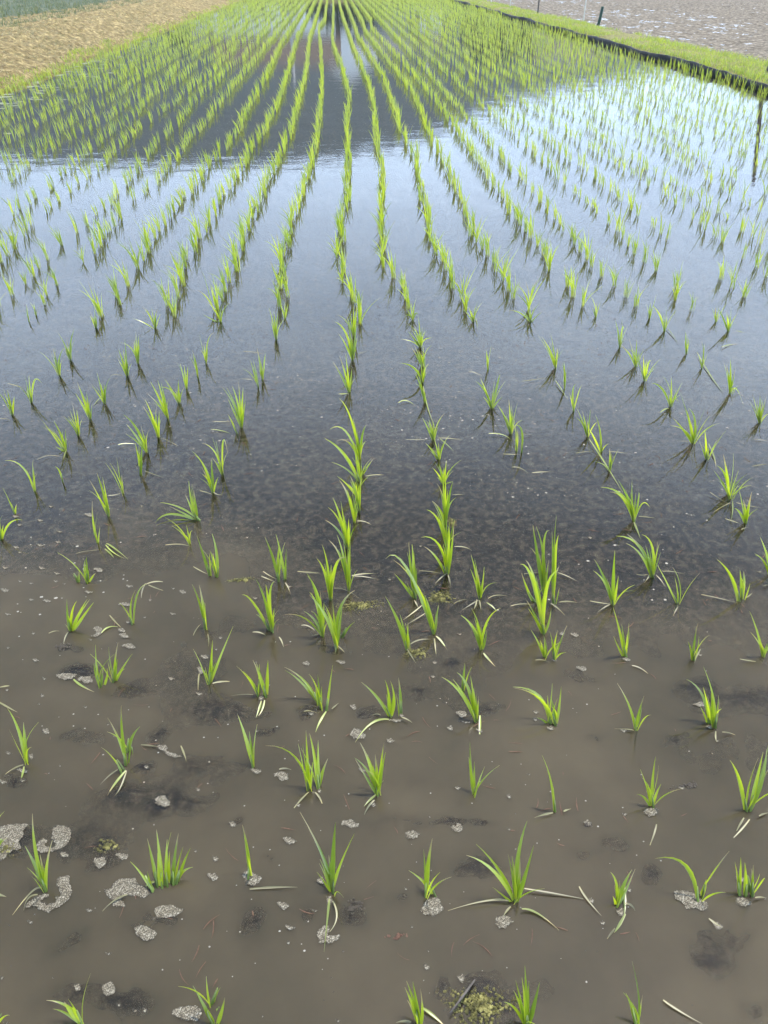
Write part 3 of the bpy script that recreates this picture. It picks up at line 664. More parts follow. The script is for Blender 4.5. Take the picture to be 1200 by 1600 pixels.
# lumps of mud under the water: photo pixel, half width, half height, rise
CLODS = [(250, 1252, 62, 20, .034), (160, 1315, 45, 30, .036), (205, 1245, 30, 14, .03), (95, 1500, 22, 14, .03), (160, 1572, 75, 22, .033), (215, 1580, 50, 20, .03),
 (30, 1320, 40, 25, .036), (550, 1415, 24, 22, .036), (492, 1440, 16, 22, .034), (415, 1340, 10, 8, .036), (390, 1440, 22, 30, .024), (255, 1440, 50, 20, .022),
 (635, 1398, 28, 14, .03), (620, 1290, 60, 14, .022), (700, 1295, 50, 10, .024), (755, 1365, 30, 14, .026), (675, 1545, 10, 8, .036), (580, 1385, 9, 9, .03),
 (1115, 1480, 32, 26, .034), (1160, 1462, 30, 12, .032), (1180, 1560, 22, 16, .03), (1110, 1500, 24, 26, .03), (1065, 1162, 20, 9, .026), (1020, 1375, 20, 12, .018),
 (720, 1253, 10, 7, .034), (757, 1293, 14, 6, .03), (400, 1145, 14, 9, .034), (415, 1148, 10, 7, .03), (1020, 1230, 10, 6, .024), (930, 1153, 12, 7, .022),
 (110, 1050, 34, 12, .026), (200, 1085, 40, 10, .02), (120, 1160, 50, 16, .02), (350, 1110, 50, 18, .022), (250, 1150, 14, 8, .034), (225, 1200, 14, 7, .034),
 (1150, 1100, 60, 16, .026), (1080, 1075, 40, 10, .022), (900, 1065, 40, 10, .018), (480, 1115, 20, 12, .026), (570, 1115, 18, 9, .022), (705, 1045, 14, 8, .028),
 (640, 1085, 12, 6, .02), (100, 1012, 22, 9, .036), (330, 1200, 50, 20, .014), (760, 1115, 30, 10, .016), (310, 1255, 26, 16, .026), (360, 1290, 16, 10, .03), (10, 1225, 20, 8, .03),
 (750, 1570, 90, 36, .026), (950, 1340, 60, 20, .01), (640, 1210, 40, 14, .01)]

# ------------------------------------------------------------------ the setting: bed, water, banks, fields
XL, XR, YN, YF = -5.15, 6.65, -1.0, 60.0        # water's edges
def bank_wob(y): return 0.05 * np.sin(y * 0.9) + 0.04 * np.sin(y * 2.3 + 1)
xs = np.concatenate([np.linspace(-5.6, XL, 4)[:-1], np.linspace(XL, -2.2, 40)[:-1], np.arange(-2.2, 2.6, 0.009), np.linspace(2.6, XR, 45), np.linspace(XR, 7.2, 4)[1:]])
ys = np.concatenate([np.linspace(YN, 0.3, 10)[:-1], np.arange(0.3, 2.1, 0.008), np.arange(2.1, 4.4, 0.014), np.linspace(4.4, 12, 90)[1:], np.linspace(12, YF, 70)[1:]])
X, Y = np.meshgrid(xs, ys)
XW = X + .10 * (fbm(X * 7, Y * 7, 91) - .5) + .035 * (fbm(X * 30, Y * 30, 93) - .5); YW = Y + .10 * (fbm(X * 7, Y * 7, 92) - .5) + .035 * (fbm(X * 30, Y * 30, 94) - .5)
bed = -0.050 + 0.034 * (fbm(X * 3.1, Y * 3.1, 3) - 0.5) * 2 + 0.012 * (fbm(X * 11, Y * 11, 9) - 0.5) * 2
near = sstep(4.4, 3.2, Y)
for (px, py, rx, ry, h) in CLODS:               # lumps of mud traced from the photograph
    c = ground(px, py); a = abs(ground(px + rx, py)[0] - c[0]); b = abs(ground(px, py - ry)[1] - c[1])
    d2 = ((XW - c[0]) / a) ** 2 + ((YW - c[1]) / b) ** 2
    h = (h + .012 * (h < .03)) * 1.08
    bed = bed + h * np.exp(-d2 * .8) * (0.35 + 1.75 * fbm(X * 30, Y * 30, 31, 3))
bed = np.where((X < XL) | (X > XR), bed * 0 - 0.03, np.minimum(np.where(bed > -.012, -.012 + (bed + .012) * .45, bed), -.0022))
tag(gridmesh('mud_bed', xs, ys, bed, M['bed']), kind='structure')
Yb = 1.52 + 0.38 * sstep(0.10, -0.7, X) + 0.30 * (fbm(X * 2.4, Y * 2.4, 77) - 0.5) * 2
dens = 2.5 + 36 * sstep(0.34, -0.40, Y - Yb) * np.clip(0.25 + 1.5 * fbm(X * 2.1, Y * 2.9, 5), .4, 1.4)
dens = (dens + 3.5 * fbm(X * 1.2, Y * 1.2, 55)) * (1 - .9 * sstep(2.2, 6.5, Y))
silt = 1 - np.exp(-np.clip(-bed, 0, 1) * dens)
wat = gridmesh('water', xs, ys, X * 0.0, M['water'], {'silt': silt})
tag(wat, kind='structure')
# ------------------------------------------------------------------ rice seedlings
def px_plane(x, y, B, T):
    """Where the sight line through a photo pixel meets the plane through B that leans T away from upright: turns a traced leaf into a real one."""
    U = FH * math.sin(T) + np.array([0, 0, 1.0]) * math.cos(T); n = np.cross(RT, U); d = ray(x, y)
    return CO + d * (np.dot(B - CO, n) / np.dot(d, n))
WORDN = ['no', 'one', 'two', 'three', 'four', 'five', 'six', 'seven', 'eight', 'nine', 'ten', 'eleven', 'twelve']
def ordw(n):
    w = ['zeroth', 'first', 'second', 'third', 'fourth', 'fifth', 'sixth', 'seventh', 'eighth', 'ninth', 'tenth', 'eleventh', 'twelfth', 'thirteenth', 'fourteenth', 'fifteenth',
         'sixteenth', 'seventeenth', 'eighteenth', 'nineteenth', 'twentieth']
    if n <= 20: return w[n]
    return {2: 'twenty', 3: 'thirty', 4: 'forty', 5: 'fifty'}[n // 10] + '-' + w[n % 10] if n % 10 else {3: 'thirtieth', 4: 'fortieth', 5: 'fiftieth'}[n // 10]
ROWGAP, ROWX0 = 0.325, 0.03
PLANTS, FOAM, STRAWS = [], [], []
def nums(s): return [float(q) for q in s.split()]
for (ox, oy), txt in TILES:
    P = lambda x, y: (ox + x / 4, oy + y / 4)
    for ln in txt.strip().split('\n'):
        if ln[0] == 'F': x, y, rx, ry = nums(ln[1:]); FOAM.append(('e', P(x, y), rx / 4, ry / 4))
        elif ln[0] == 'P': v = nums(ln[1:]); FOAM.append(('p', [P(v[i], v[i + 1]) for i in range(0, len(v), 2)]))
        elif ln[0] == 'W': v = nums(ln[3:]); STRAWS.append((ln[2], [P(v[i], v[i + 1]) for i in (0, 2, 4)]))
        else:
            base, rest = ln.split(':'); bl, _, wi = rest.partition('/'); b = nums(base); p = dict(px=P(*b), blades=[], dead=[])
            for q in bl.split(','):
                q, _, c = q.partition('~'); q, _, ob = q.partition('@'); tip = nums(q); ob = nums(ob) or b; c = nums(c)
                p['blades'].append((P(*tip), P(*ob), P(*c) if c else None))
            for q in wi.split(','):
                q = q.strip()
                if q: v = nums(q[1:]); p['dead'].append((q[0], [P(v[i], v[i + 1]) for i in (0, 2, 4)]))
            PLANTS.append(p)
def build_traced(p):
    B = ground(*p['px']); root = empty('rice_plant', B); lo = tuple(B)
    y = p['px'][1]; T0 = R(6) + R(17) * float(sstep(700, 1350, y)); lv, sts = MB(), []; bases = []
    for tip, ob, c in p['blades']:
        b = ground(*ob); T = T0 + R(random.uniform(-7, 9)); t = px_plane(*tip, b, T)
        if c is None:
            m = px_plane(ob[0] + (tip[0] - ob[0]) * random.uniform(.3, .48), ob[1] + (tip[1] - ob[1]) * .55, b, T)
        else:
            m = px_plane(*c, b, T); m = m + (m - 0.5 * (b + t)) * 0.5
        L = np.linalg.norm(t - b); s0 = b + (m - b) * 0.0
        if random.random() < .5: m = m - FH * L * random.uniform(0, .10); 
        blade(lv, s0 + np.array([0, 0, -.012]), m, t, min(.0115, .0058 + L * .024) * random.uniform(.75, 1.15), random.random(), twist=random.uniform(-1.0, 1.0), seg=8)
        bases.append((b, m))
    for _ in range(0 if len(p['blades']) < 2 else random.choice((1, 2, 2, 3)) + (3 if y < 790 and len(p['blades']) > 3 else 0)):     # slender young leaves between the traced ones
        b, m = random.choice(bases); b = b + np.array([random.uniform(-.006, .006), random.uniform(-.008, .008), 0]); h = random.uniform(.05, .13); az = random.uniform(0, 6.283); le = h * random.uniform(.1, .6)
        e = b + np.array([math.cos(az) * le, math.sin(az) * le, h]); blade(lv, b, b + np.array([math.cos(az) * le * .2, math.sin(az) * le * .2, h * .7]), e, random.uniform(.0025, .0042), random.random(), twist=random.uniform(-1, 1), seg=7)
    done = []
    for b, m in bases:
        if any(np.linalg.norm(b - q) < .006 for q in done): continue
        done.append(b); st = next((s for c_, s in sts if np.linalg.norm(c_ - b) < .02), None)
        if st is None: st = MB(); sts.append((b, st))
        d = (m - b) / (np.linalg.norm(m - b) + 1e-9)
        for k in range(2 if len(p['blades']) > 3 else 1):
            o = np.array([random.uniform(-.004, .004), random.uniform(-.004, .004), 0])
            st.tube([b + o + np.array([0, 0, -.035]) - d * .0, b + o * .8, b + d * .016 + o * .6, b + d * .036 + o * .3], [.0027, .0026, .0021, .0011], 6, random.random())
    lv.build('leaf_blades', M['leaf'], root, loc=lo); [s.build('stem', M['stem'], root, loc=lo) for c_, s in sts]
    for kind, pts in p['dead']:
        g = [ground(*q, .004) for q in pts]; g[0] = g[0] + np.array([0, 0, .006]); g[1] = g[1] + np.array([0, 0, random.uniform(-.001, .004)]); g[2] = g[2] - np.array([0, 0, random.choice((0, .003, .008))]); mb = MB()
        strip(mb, g, .0062 if kind == 'g' else .0044, random.random())
        o = mb.build('withered_leaf' if kind == 's' else 'drooping_leaf', M['straw' if kind == 's' else 'greenstraw'], root, loc=lo)
        o['label'] = 'pale withered leaf lying on the water' if kind == 's' else 'limp yellow-green leaf hanging down to the water'
    p.update(obj=root, B=B, n=len(p['blades']), nd=len(p['dead'])); return root
for p in PLANTS: build_traced(p)

# clumps farther off: a handful of clump shapes, set out along the machine-planted rows
def clump_mesh(i, n, seg, hmin, hmax, wscale=1.0, name='rice_clump'):
    mb = MB(); rg = random.Random(i * 13 + 5)
    for k in range(n):
        h = rg.uniform(hmin, hmax); az = rg.uniform(0, 2 * math.pi); le = rg.betavariate(1.3, 2.2) * h * 0.75
        dx, dy = math.cos(az) * le - .018, math.sin(az) * le
        b = np.array([rg.uniform(-.012, .012), rg.uniform(-.02, .02), -.01])
        t = np.array([dx, dy, h * rg.uniform(.75, 1)]); m = b + np.array([dx * .28, dy * .28, h * rg.uniform(.55, .72)])
        blade(mb, b, m, t, rg.uniform(.0038, .0078) * wscale, rg.random(), facing=(rg.uniform(-.7, .7), -1, .3), twist=rg.uniform(-.9, .9), seg=seg, fold=.2)
    return mb
PROTO = [clump_mesh(i, 8 + i % 6, 6, .10, .20).mesh('rice_clump', M['leaf']) for i in range(16)]
ROWPX = {0: [(557, 487), (540, 440), (529, 390), (537, 355), (544, 317), (545, 240), (541, 200), (547, 152), (532, 100), (520, 70), (521, 25)],
 1: [(645, 500), (625, 450), (605, 420), (602, 390), (600, 340), (598, 300), (595, 260), (588, 210), (582, 150), (565, 105), (550, 70), (540, 38)],
 2: [(732, 482), (705, 437), (688, 405), (670, 380), (667, 340), (660, 312), (650, 250), (630, 215), (612, 160), (600, 125), (560, 60)],
 3: [(830, 495), (782, 432), (742, 375), (717, 307), (692, 250), (677, 225), (652, 160), (632, 130), (600, 90), (570, 50)],
 4: [(891, 457), (861, 420), (820, 360), (795, 325), (755, 267), (720, 215), (685, 165), (660, 135), (620, 90), (580, 45)],
 5: [(980, 472), (937, 425), (882, 360), (835, 302), (790, 255), (735, 190), (700, 155)],
 6: [(1072, 465), (1015, 415), (952, 350), (870, 277), (815, 220)], 7: [(1137, 445), (1055, 382), (982, 320), (922, 272), (877, 240)],
 -1: [(447, 470), (440, 425), (452, 372), (465, 320), (480, 282), (492, 245), (505, 150), (502, 75), (498, 45)],
 -2: [(340, 495), (366, 425), (382, 375), (410, 310), (432, 265), (450, 225), (472, 150), (480, 100), (485, 60)],
 -3: [(265, 485), (302, 395), (325, 352), (355, 300), (377, 267), (395, 235), (417, 207), (440, 150), (455, 100), (465, 60)],
 -4: [(175, 487), (205, 430), (246, 370), (281, 320), (315, 280), (335, 252), (370, 215), (402, 150), (425, 105)],
 -5: [(55, 487), (96, 442), (155, 385), (200, 322), (250, 282), (265, 262)]}
YSTART = {}
for p in PLANTS:
    k = round((p['B'][0] - ROWX0) / ROWGAP); YSTART[k] = max(YSTART.get(k, 0), p['B'][1])
spots = []
rr = random.Random(11)
for k in range(-16, 21):
    pts = ROWPX.get(k)
    if pts:
        g = sorted([tuple(ground(*q)[:2]) for q in pts], key=lambda q: q[1]); gx = [q[0] for q in g]; gy = [q[1] for q in g]
    else: g = None
    y = max(YSTART.get(k, 2.9 + abs(k) * .1) + .17, 3.48 if abs(k) < 9 else 2.5)
    miss = 0.04 if -4 <= k <= 4 else (0.11 if -8 <= k <= 8 else 0.17)
    ph = rr.uniform(0, 6); 
    while y < 57:
        if g and gy[0] <= y <= gy[-1]: x = float(np.interp(y, gy, gx))
        elif g and y > gy[-1]: x = gx[-1] + (ROWX0 + k * ROWGAP - gx[-1]) * min(1, (y - gy[-1]) / 4)
        else: x = ROWX0 + k * ROWGAP + .05 * math.sin(y * .5 + ph) + .03 * math.sin(y * 1.7 + ph * 2)
        sc = rr.uniform(.78, 1.15) if y > 12.5 else rr.uniform(.70, 1.12) * (rr.uniform(.62, .9) if (abs(k) > 4 and rr.random() < .6) else 1)
        if rr.random() > (miss if y < 12.5 else .06) and XL + .25 < x < XR - .12:
            spots.append((x + rr.uniform(-.025, .025), y, rr.uniform(-.5, .5), sc, k))
        y += rr.uniform(.13, .19) if y < 12 else rr.uniform(.16, .22)
def proj(x, y):
    d = np.array([x, y, -CH]); f = d @ FW; return 600 + FPX * (d @ RT) / f, 800 + FPX * (d @ DN) / f
vis = []; OUT = []
for s in spots:
    u, v = proj(s[0], s[1])
    if -15 < u < 1215 and v > -14: vis.append((math.hypot(s[0], s[1]), s))
    elif -500 < u < 1700 and v > -30: OUT.append((0, s))
vis.sort(key=lambda q: q[0])
NIND = max(0, 300 - len(PLANTS)); IND = [q[1] for q in vis[:NIND]]
ALL = [(p['B'][0], p['B'][1], p['obj'], p) for p in PLANTS]
for i, (x, y, a, sc, k) in enumerate(IND):
    o = bpy.data.objects.new('rice_plant', PROTO[(i * 7 + k * 3) % 16]); COL.objects.link(o); o.location = (x, y, 0); o.rotation_euler = (0, 0, a); o.scale = (sc, sc, sc)
    ALL.append((x, y, o, None))
# the rest, too far off to tell one from another
def add_far(mb, s, i):
    x, y, a, sc, k = s; rg = rr; n = 6 if y < 26 else 5; wsc = (.85 if abs(k) > 4 else 1.0) * (1.0 if y < 14 else (1.25 if y < 28 else 1.7)); seg = 3 if y < 16 else 2
    for q in range(n):
        h = rg.uniform(.11, .19) * sc; le = rg.betavariate(1.2, 2.2) * h * (.6 if y < 16 else .4); az = rg.uniform(0, 6.283); dx, dy = math.cos(az) * le - .015, math.sin(az) * le
        b = np.array([x + rg.uniform(-.012, .012), y + rg.uniform(-.03, .03), -.01]); t = b + np.array([dx, dy, h]); m = b + np.array([dx * .28, dy * .28, h * .62])
        blade(mb, b, m, t, rg.uniform(.006, .0092) * wsc, rg.random(), facing=(rg.uniform(-.7, .7), -1, .3), twist=rg.uniform(-.7, .7), seg=seg, fold=.2)
far = MB()
for i, (d, s) in enumerate(vis[NIND:] + OUT): add_far(far, s, i)
tag(far.build('distant_rice', M['leaf']), 'dense rows of young rice receding to the far end of the paddy', 'rice', kind='stuff')

# labels: by cross-row near the camera, by long row beyond
BANDS = [(1480, 1700, 'bottom'), (1320, 1480, 'second'), (1183, 1320, 'third'), (1045, 1183, 'fourth'), (945, 1045, 'fifth')]
bands = {}; rows = {}
for x, y, o, p in ALL:
    v = proj(x, y)[1]
    for lo, hi, nm in BANDS:
        if lo <= v < hi: bands.setdefault(nm, []).append((x, y, o, p)); break
    else: rows.setdefault(round((x - ROWX0) / ROWGAP), []).append((x, y, o, p))
def desc(p):
    if not p: return 'upright rice clump'
    n = p['n']; ht = 'rice seedling' if n < 8 else 'bushy rice seedling'
    base = (WORDN[n] + '-bladed ' if n < 8 else '') + ht
    if p['nd'] == 1: base += ' with a withered leaf'
    elif p['nd'] > 1: base += ' with withered leaves'
    return base
LOC = {}
for nm, L in bands.items():
    L.sort(key=lambda q: q[0])
    for i, (x, y, o, p) in enumerate(L):
        LOC[o.name] = '%s from left in the %s row%s' % (ordw(i + 1), nm, '' if nm == 'bottom' else ' up')
        tag(o, desc(p) + ', ' + LOC[o.name], 'rice plant', 'rice seedlings in the near cross-rows')
for k, L in rows.items():
    L.sort(key=lambda q: q[1])
    nm = 'the central long row' if k == 0 else 'the %s long row %s of centre' % (ordw(abs(k)), 'right' if k > 0 else 'left')
    for i, (x, y, o, p) in enumerate(L):
        LOC[o.name] = '%s up %s' % (ordw(i + 1), nm)
        d = desc(p).replace(' with a withered leaf', '').replace(' with withered leaves', '')
        tag(o, d + ', ' + LOC[o.name], 'rice plant', 'rice seedlings in the long rows')

# ------------------------------------------------------------------ floating foam and straw
NEAR = [(x, y, o) for x, y, o, p in ALL if o.name in LOC and y < 4.5]
def nearest(x, y): return min(NEAR, key=lambda q: (q[0] - x) ** 2 + (q[1] - y) ** 2)
used = {}
def place(desc_, x, y):
    nx, ny, o = nearest(x, y); dx, dy = x - nx, y - ny
    side = 'ringing' if math.hypot(dx, dy) < .018 else ('right of' if dx > abs(dy) else 'left of' if -dx > abs(dy) else 'behind' if dy > 0 else 'before')
    return '%s %s seedling %s' % (desc_, side, LOC[o.name].replace(' up the ', ' in the '))
def foam_outline(f):
    if f[0] == 'e':
        (cx, cy), rx, ry = f[1], f[2], f[3]; n = 30; ph = [random.uniform(0, 6.28) for _ in range(4)]; out = []
        for k in range(n):
            a = 2 * math.pi * k / n; r = 1 + .10 * math.sin(2 * a + ph[0]) + .08 * math.sin(3 * a + ph[1]) + .06 * math.sin(5 * a + ph[2]) + .05 * math.sin(9 * a + ph[3]) + random.uniform(-.05, .05)
            out.append((cx + rx * r * math.cos(a), cy + ry * r * math.sin(a)))
        return out
    pts = f[1]; out = []                          # round the traced corners, roughen the edge
    for i in range(len(pts)):
        a, b, c, d = (np.array(pts[(i + j) % len(pts)]) for j in (-1, 0, 1, 2))
        for t in (0, 1 / 3, 2 / 3):
            q = .5 * (2 * b + (c - a) * t + (2 * a - 5 * b + 4 * c - d) * t * t + (3 * b - a - 3 * c + d) * t ** 3)
            out.append(tuple(q + np.array([random.uniform(-.5, .5), random.uniform(-.4, .4)])))
    return out
import bmesh
def build_patch(name, outline, m, z=0.002, th=0.004, rise=0.004, seed=0):
    """A floating mat: the traced outline filled with a fine net, domed towards the middle, pitted by noise."""
    g = [ground(*q, z) for q in outline]; c = np.mean(g, 0); P2 = [((q - c)[0], (q - c)[1]) for q in g]
    area = .5 * sum(P2[i][0] * P2[(i + 1) % len(P2)][1] - P2[(i + 1) % len(P2)][0] * P2[i][1] for i in range(len(P2)))
    if area < 0: P2.reverse()
    bm = bmesh.new(); vs = [bm.verts.new((a, b, 0)) for a, b in P2]; es = [bm.edges.new((vs[i], vs[(i + 1) % len(vs)])) for i in range(len(vs))]
    bmesh.ops.triangle_fill(bm, use_beauty=True, edges=es)
    size = math.sqrt(abs(area))
    for _ in range(3 if size > .02 else 2 if size > .01 else 1):
        bmesh.ops.subdivide_edges(bm, edges=[e for e in bm.edges if not e.is_boundary and e.calc_length() > size * .06], cuts=1, use_grid_fill=False)
        bmesh.ops.triangulate(bm, faces=bm.faces[:])
    ring = np.array(P2); lay = bm.verts.layers.float.new('thick')
    for v in bm.verts:
        d = np.min(np.hypot(ring[:, 0] - v.co.x, ring[:, 1] - v.co.y)); e = min(1.0, d / (size * .22 + 1e-6)); v[lay] = min(.72, d / .017)
        nz = vnoise(np.array([v.co.x * 260 + seed * 7.1]), np.array([v.co.y * 260.]), seed)[0]
        v.co.z = (0 if v.is_boundary else th * .4) + rise * (e * (2 - e)) * (.8 + .4 * nz)
    ext = bmesh.ops.extrude_edge_only(bm, edges=[e for e in bm.edges if e.is_boundary])
    for v in [q for q in ext['geom'] if isinstance(q, bmesh.types.BMVert)]: v.co.z = -.0008
    bmesh.ops.recalc_face_normals(bm, faces=bm.faces[:])
    me = bpy.data.meshes.new(name); bm.to_mesh(me); bm.free(); me.materials.append(m); me.polygons.foreach_set('use_smooth', [True] * len(me.polygons))
    o = bpy.data.objects.new(name, me); COL.objects.link(o); o.location = c; return o, size, c
for i, f in enumerate(FOAM):
    big = f[0] == 'p' or f[2] * f[3] > 80
    small = f[0] == 'e' and f[2] < 3.6
    o, size, c = build_patch('foam_patch', foam_outline(f), M['foam'], .0012, .0005 if small else .0006, .0004 if small else .0008, i)
    if small:
        tag(o, 'tiny pale foam fleck floating on the muddy near water', 'foam', 'tiny foam flecks on the near water')
    else:
        if f[0] == 'p': d = 'ragged foam mat'
        elif big: d = 'large foam patch'
        elif f[2] > 2.3 * f[3]: d = 'flat foam patch'
        elif f[2] > 7: d = 'oval foam patch'
        else: d = 'small foam patch'
        lab = place(d, c[0], c[1]); used.setdefault(lab, []).append((o, d, c, size))
for lab, L in used.items():
    L.sort(key=lambda q: -q[3])
    ad = ['biggest', 'next-biggest', 'third-biggest', 'fourth-biggest', 'fifth-biggest', 'sixth-biggest', 'seventh-biggest', 'smallest']
    for j, (o, d, c, s) in enumerate(L):
        tag(o, (ad[min(j, 7)] + ' ' if len(L) > 1 else '') + lab, 'foam', 'grey foam patches floating on the paddy')
used = {}
for kind, pts in STRAWS:
    g = [ground(*q, .004) for q in pts]; mb = MB(); strip(mb, g, .0062 if kind == 'g' else .0048, random.random()); c = np.mean(g, 0)
    o = mb.build('floating_leaf', M['straw' if kind == 's' else 'greenstraw'], loc=tuple(c))
    lab = place('loose straw leaf' if kind == 's' else 'loose green leaf', c[0], c[1]); used.setdefault(lab, []).append((o, np.linalg.norm(g[2] - g[0])))
for lab, L in used.items():
    L.sort(key=lambda q: -q[1])
    for j, (o, s) in enumerate(L): tag(o, (['longest ', 'second-longest ', 'shortest '][min(j, 2)] if len(L) > 1 else '') + lab, 'dead leaf', 'loose leaves floating on the water')
# countless specks of froth farther out
sp = MB(); rs = random.Random(4)
def thick_all(o):
    a = o.data.attributes.new('thick', 'FLOAT', 'POINT'); a.data.foreach_set('value', [1.0] * len(o.data.vertices)); return o
def speck(x, y, r):
    n = 7; ph = rs.uniform(0, 6); vs = [(x, y, .0022)]; 
    for k in range(n): a = 2 * math.pi * k / n + ph; q = r * rs.uniform(.7, 1.15); vs.append((x + q * math.cos(a), y + q * .8 * math.sin(a), .0008))
    sp.add(vs, [(0, 1 + k, 1 + (k + 1) % n) for k in range(n)])
cnt = 0
while cnt < 1000:
    y = rs.uniform(1.55, 5.2); x = rs.uniform(-.62 * y - .2, .72 * y + .2)
    dn = fbm(np.array([x * 1.7]), np.array([y * 1.7]), 21)[0]
    if rs.random() < max(0, (dn - .36) * 3.2) * (1.0 if y < 3.6 else .45): speck(x, y, rs.choice([.0018, .0022, .0028, .0028, .0038, .0055])); cnt += 1
for _ in range(150):
    y = rs.uniform(.55, 1.6); x = rs.uniform(-.62 * y - .1, .72 * y + .1); speck(x, y, rs.choice([.0010, .0014, .0018, .0024]))
tag(thick_all(sp.build('foam_specks', M['froth'])), 'scattered pale specks of froth dotting the water', 'froth', kind='stuff')
shreds = MB()
for _ in range(420):
    y = rs.uniform(.6, 4.5); x = rs.uniform(-.62 * y - .1, .72 * y + .1); L = rs.uniform(.004, .022); an = rs.uniform(0, 6.283); e = np.array([math.cos(an) * L, math.sin(an) * L, 0]); c0 = np.array([x, y, .0014])
    blade(shreds, c0 - e, c0 + np.array([e[1], -e[0], 0]) * rs.uniform(-.4, .4), c0 + e, rs.uniform(.0012, .0035), 0, facing=(0, 0, 1), seg=4)
tag(shreds.build('rotting_shreds', M['debris']), 'small dark shreds of rotting straw scattered on the water', 'debris', kind='stuff')
# mats of algae and lumps that break the surface
def lump(name, px, rx, ry, m, label, cat, grain=.0042, top=.0035, cover=1.0):
    """A broken clump: many small rough nodules crowded at the middle, sinking and thinning to the edge."""
    c = ground(*px); a = abs(ground(px[0] + rx, px[1])[0] - c[0]); b = .5 * abs(ground(px[0], px[1] - ry)[1] - ground(px[0], px[1] + ry)[1]); mb = MB(); rg = random.Random(int(px[0]))
    n = int(min(2600, max(26, 2.6 * cover * a * b / grain ** 2)))
    for _ in range(n):
        r = rg.random() ** .6; an = rg.uniform(0, 6.283); w = 1 + .22 * math.sin(3 * an + px[0]) + .15 * math.sin(5 * an + px[1])
        x, y = a * r * w * math.cos(an), b * r * w * math.sin(an); q = grain * rg.uniform(.45, 1.25) * (1 - .35 * r)
        z = top * (1 - r * r) - .0045 * r * rg.random() - q * .35; k = 7; ph = rg.uniform(0, 6.28); vs = []
        for ring, (rr_, zz) in enumerate(((1.0, -.6), (.85, .15), (.45, .5))):
            for s in range(k): e = rg.uniform(.7, 1.25); vs.append((x + q * rr_ * e * math.cos(s * 6.283 / k + ph), y + q * rr_ * e * math.sin(s * 6.283 / k + ph), z + q * zz * rg.uniform(.7, 1.3)))
        vs.append((x, y, z + q * .6)); fs = []
        for ring in range(2):
            for s in range(k): s2 = (s + 1) % k; fs.append((ring * k + s, ring * k + s2, (ring + 1) * k + s2, (ring + 1) * k + s))
        fs += [(2 * k + s, 2 * k + (s + 1) % k, 3 * k) for s in range(k)]; mb.add(vs, fs, rg.random())
    o = mb.build(name, m); o.location = c; return tag(o, label, cat)
lump('algae_mat', (748, 1572), 62, 40, M['algae'], 'yellow-green clump of algae breaking the surface in the bottom row', 'algae')
lump('algae_mat', (165, 1322), 20, 13, M['algae'], 'olive algae on a dark mud lump behind the bushy seedling', 'algae', .005, .003)
lump('algae_mat', (10, 1328), 24, 12, M['algae'], 'olive algae along the front of the foam mat at the frame edge', 'algae')
lump('algae_mat', (652, 1021), 22, 10, M['algae'], 'small olive algae mat at the foot of two leaning seedlings', 'algae')
lump('algae_mat', (688, 934), 26, 11, M['algae'], 'pale olive algae spread before the bushy second-row clump', 'algae')
lump('algae_mat', (560, 946), 40, 10, M['algae'], 'long olive algae streak beside the central row of seedlings', 'algae')
lump('algae_mat', (376, 906), 28, 5, M['algae'], 'thin crooked string of algae between two upright seedlings', 'algae')
lump('algae_mat', (705, 816), 8, 10, M['algae'], 'small round algae tuft beside the first row right of centre', 'algae')
lump('mud_lump', (1072, 1228), 27, 6, M['clod'], 'long dark mud lump floating with a foam patch on it', 'mud lump')
lump('mud_lump', (100, 1010), 15, 7, M['clod'], 'dark clod holding the pink roots of a bushy seedling', 'mud lump')
lump('rotten_leaf', (621, 1464), 17, 6, M['debris'], 'red-brown shred of rotten leaf floating on muddy water', 'dead leaf')
lump('mud_lump', (555, 1413), 18, 13, M['clod'], 'dark mossy clod right of the seedling with hanging leaves', 'mud lump')
lump('mud_lump', (917, 1288), 10, 6, M['clod'], 'little dark clod capped with foam between two seedlings', 'mud lump')
lump('rotten_leaf', (568, 770), 1, 1, M['debris'], 'brown fleck of rotten leaf beside the central row', 'dead leaf') if False else None
mb = MB(); mb.tube([ground(742, 1531, .012), ground(722, 1558, .022), ground(703, 1583, .014)], [.0016, .0022, .0014], 6)
tag(mb.build('twig', M['wood'], loc=tuple(ground(722, 1558))), 'grey-brown twig lying across the algae clump', 'twig')

# ------------------------------------------------------------------ banks
def profile_bank(name, prof, y0, y1, ny, m, rough, seed, sub=14):
    """Sweep a cross profile of (x, z) points along y, roughened by noise."""
    px_, pz_ = zip(*prof); tt = np.linspace(0, len(prof) - 1, (len(prof) - 1) * sub + 1)
    u = np.interp(tt, range(len(prof)), px_); zz = np.interp(tt, range(len(prof)), pz_)
    yy = y0 * (y1 / y0) ** np.linspace(0, 1, ny) if y0 > 0 else np.linspace(y0, y1, ny)
    U, Yg = np.meshgrid(u, yy); Z = np.tile(zz, (ny, 1)); fade = np.clip((Z + .05) / .1, 0, 1)
    Z = Z + fade * rough * ((fbm(U * 3, Yg * 3, seed) - .5) * 1.6 + (fbm(U * 13, Yg * 13, seed + 3) - .5) * .9)
    U = U + bank_wob(Yg) * .8
    n2 = len(u); co = np.stack([U.ravel(), Yg.ravel(), Z.ravel()], 1); fs = []
    for r in range(ny - 1):
        for c in range(n2 - 1): a = r * n2 + c; fs.append((a, a + 1, a + n2 + 1, a + n2))
    me = bpy.data.meshes.new(name); me.from_pydata(co.tolist(), [], fs); me.materials.append(m); me.polygons.foreach_set('use_smooth', [True] * len(fs)); me.update()
    o = bpy.data.objects.new(name, me); COL.objects.link(o); return tag(o, kind='structure')
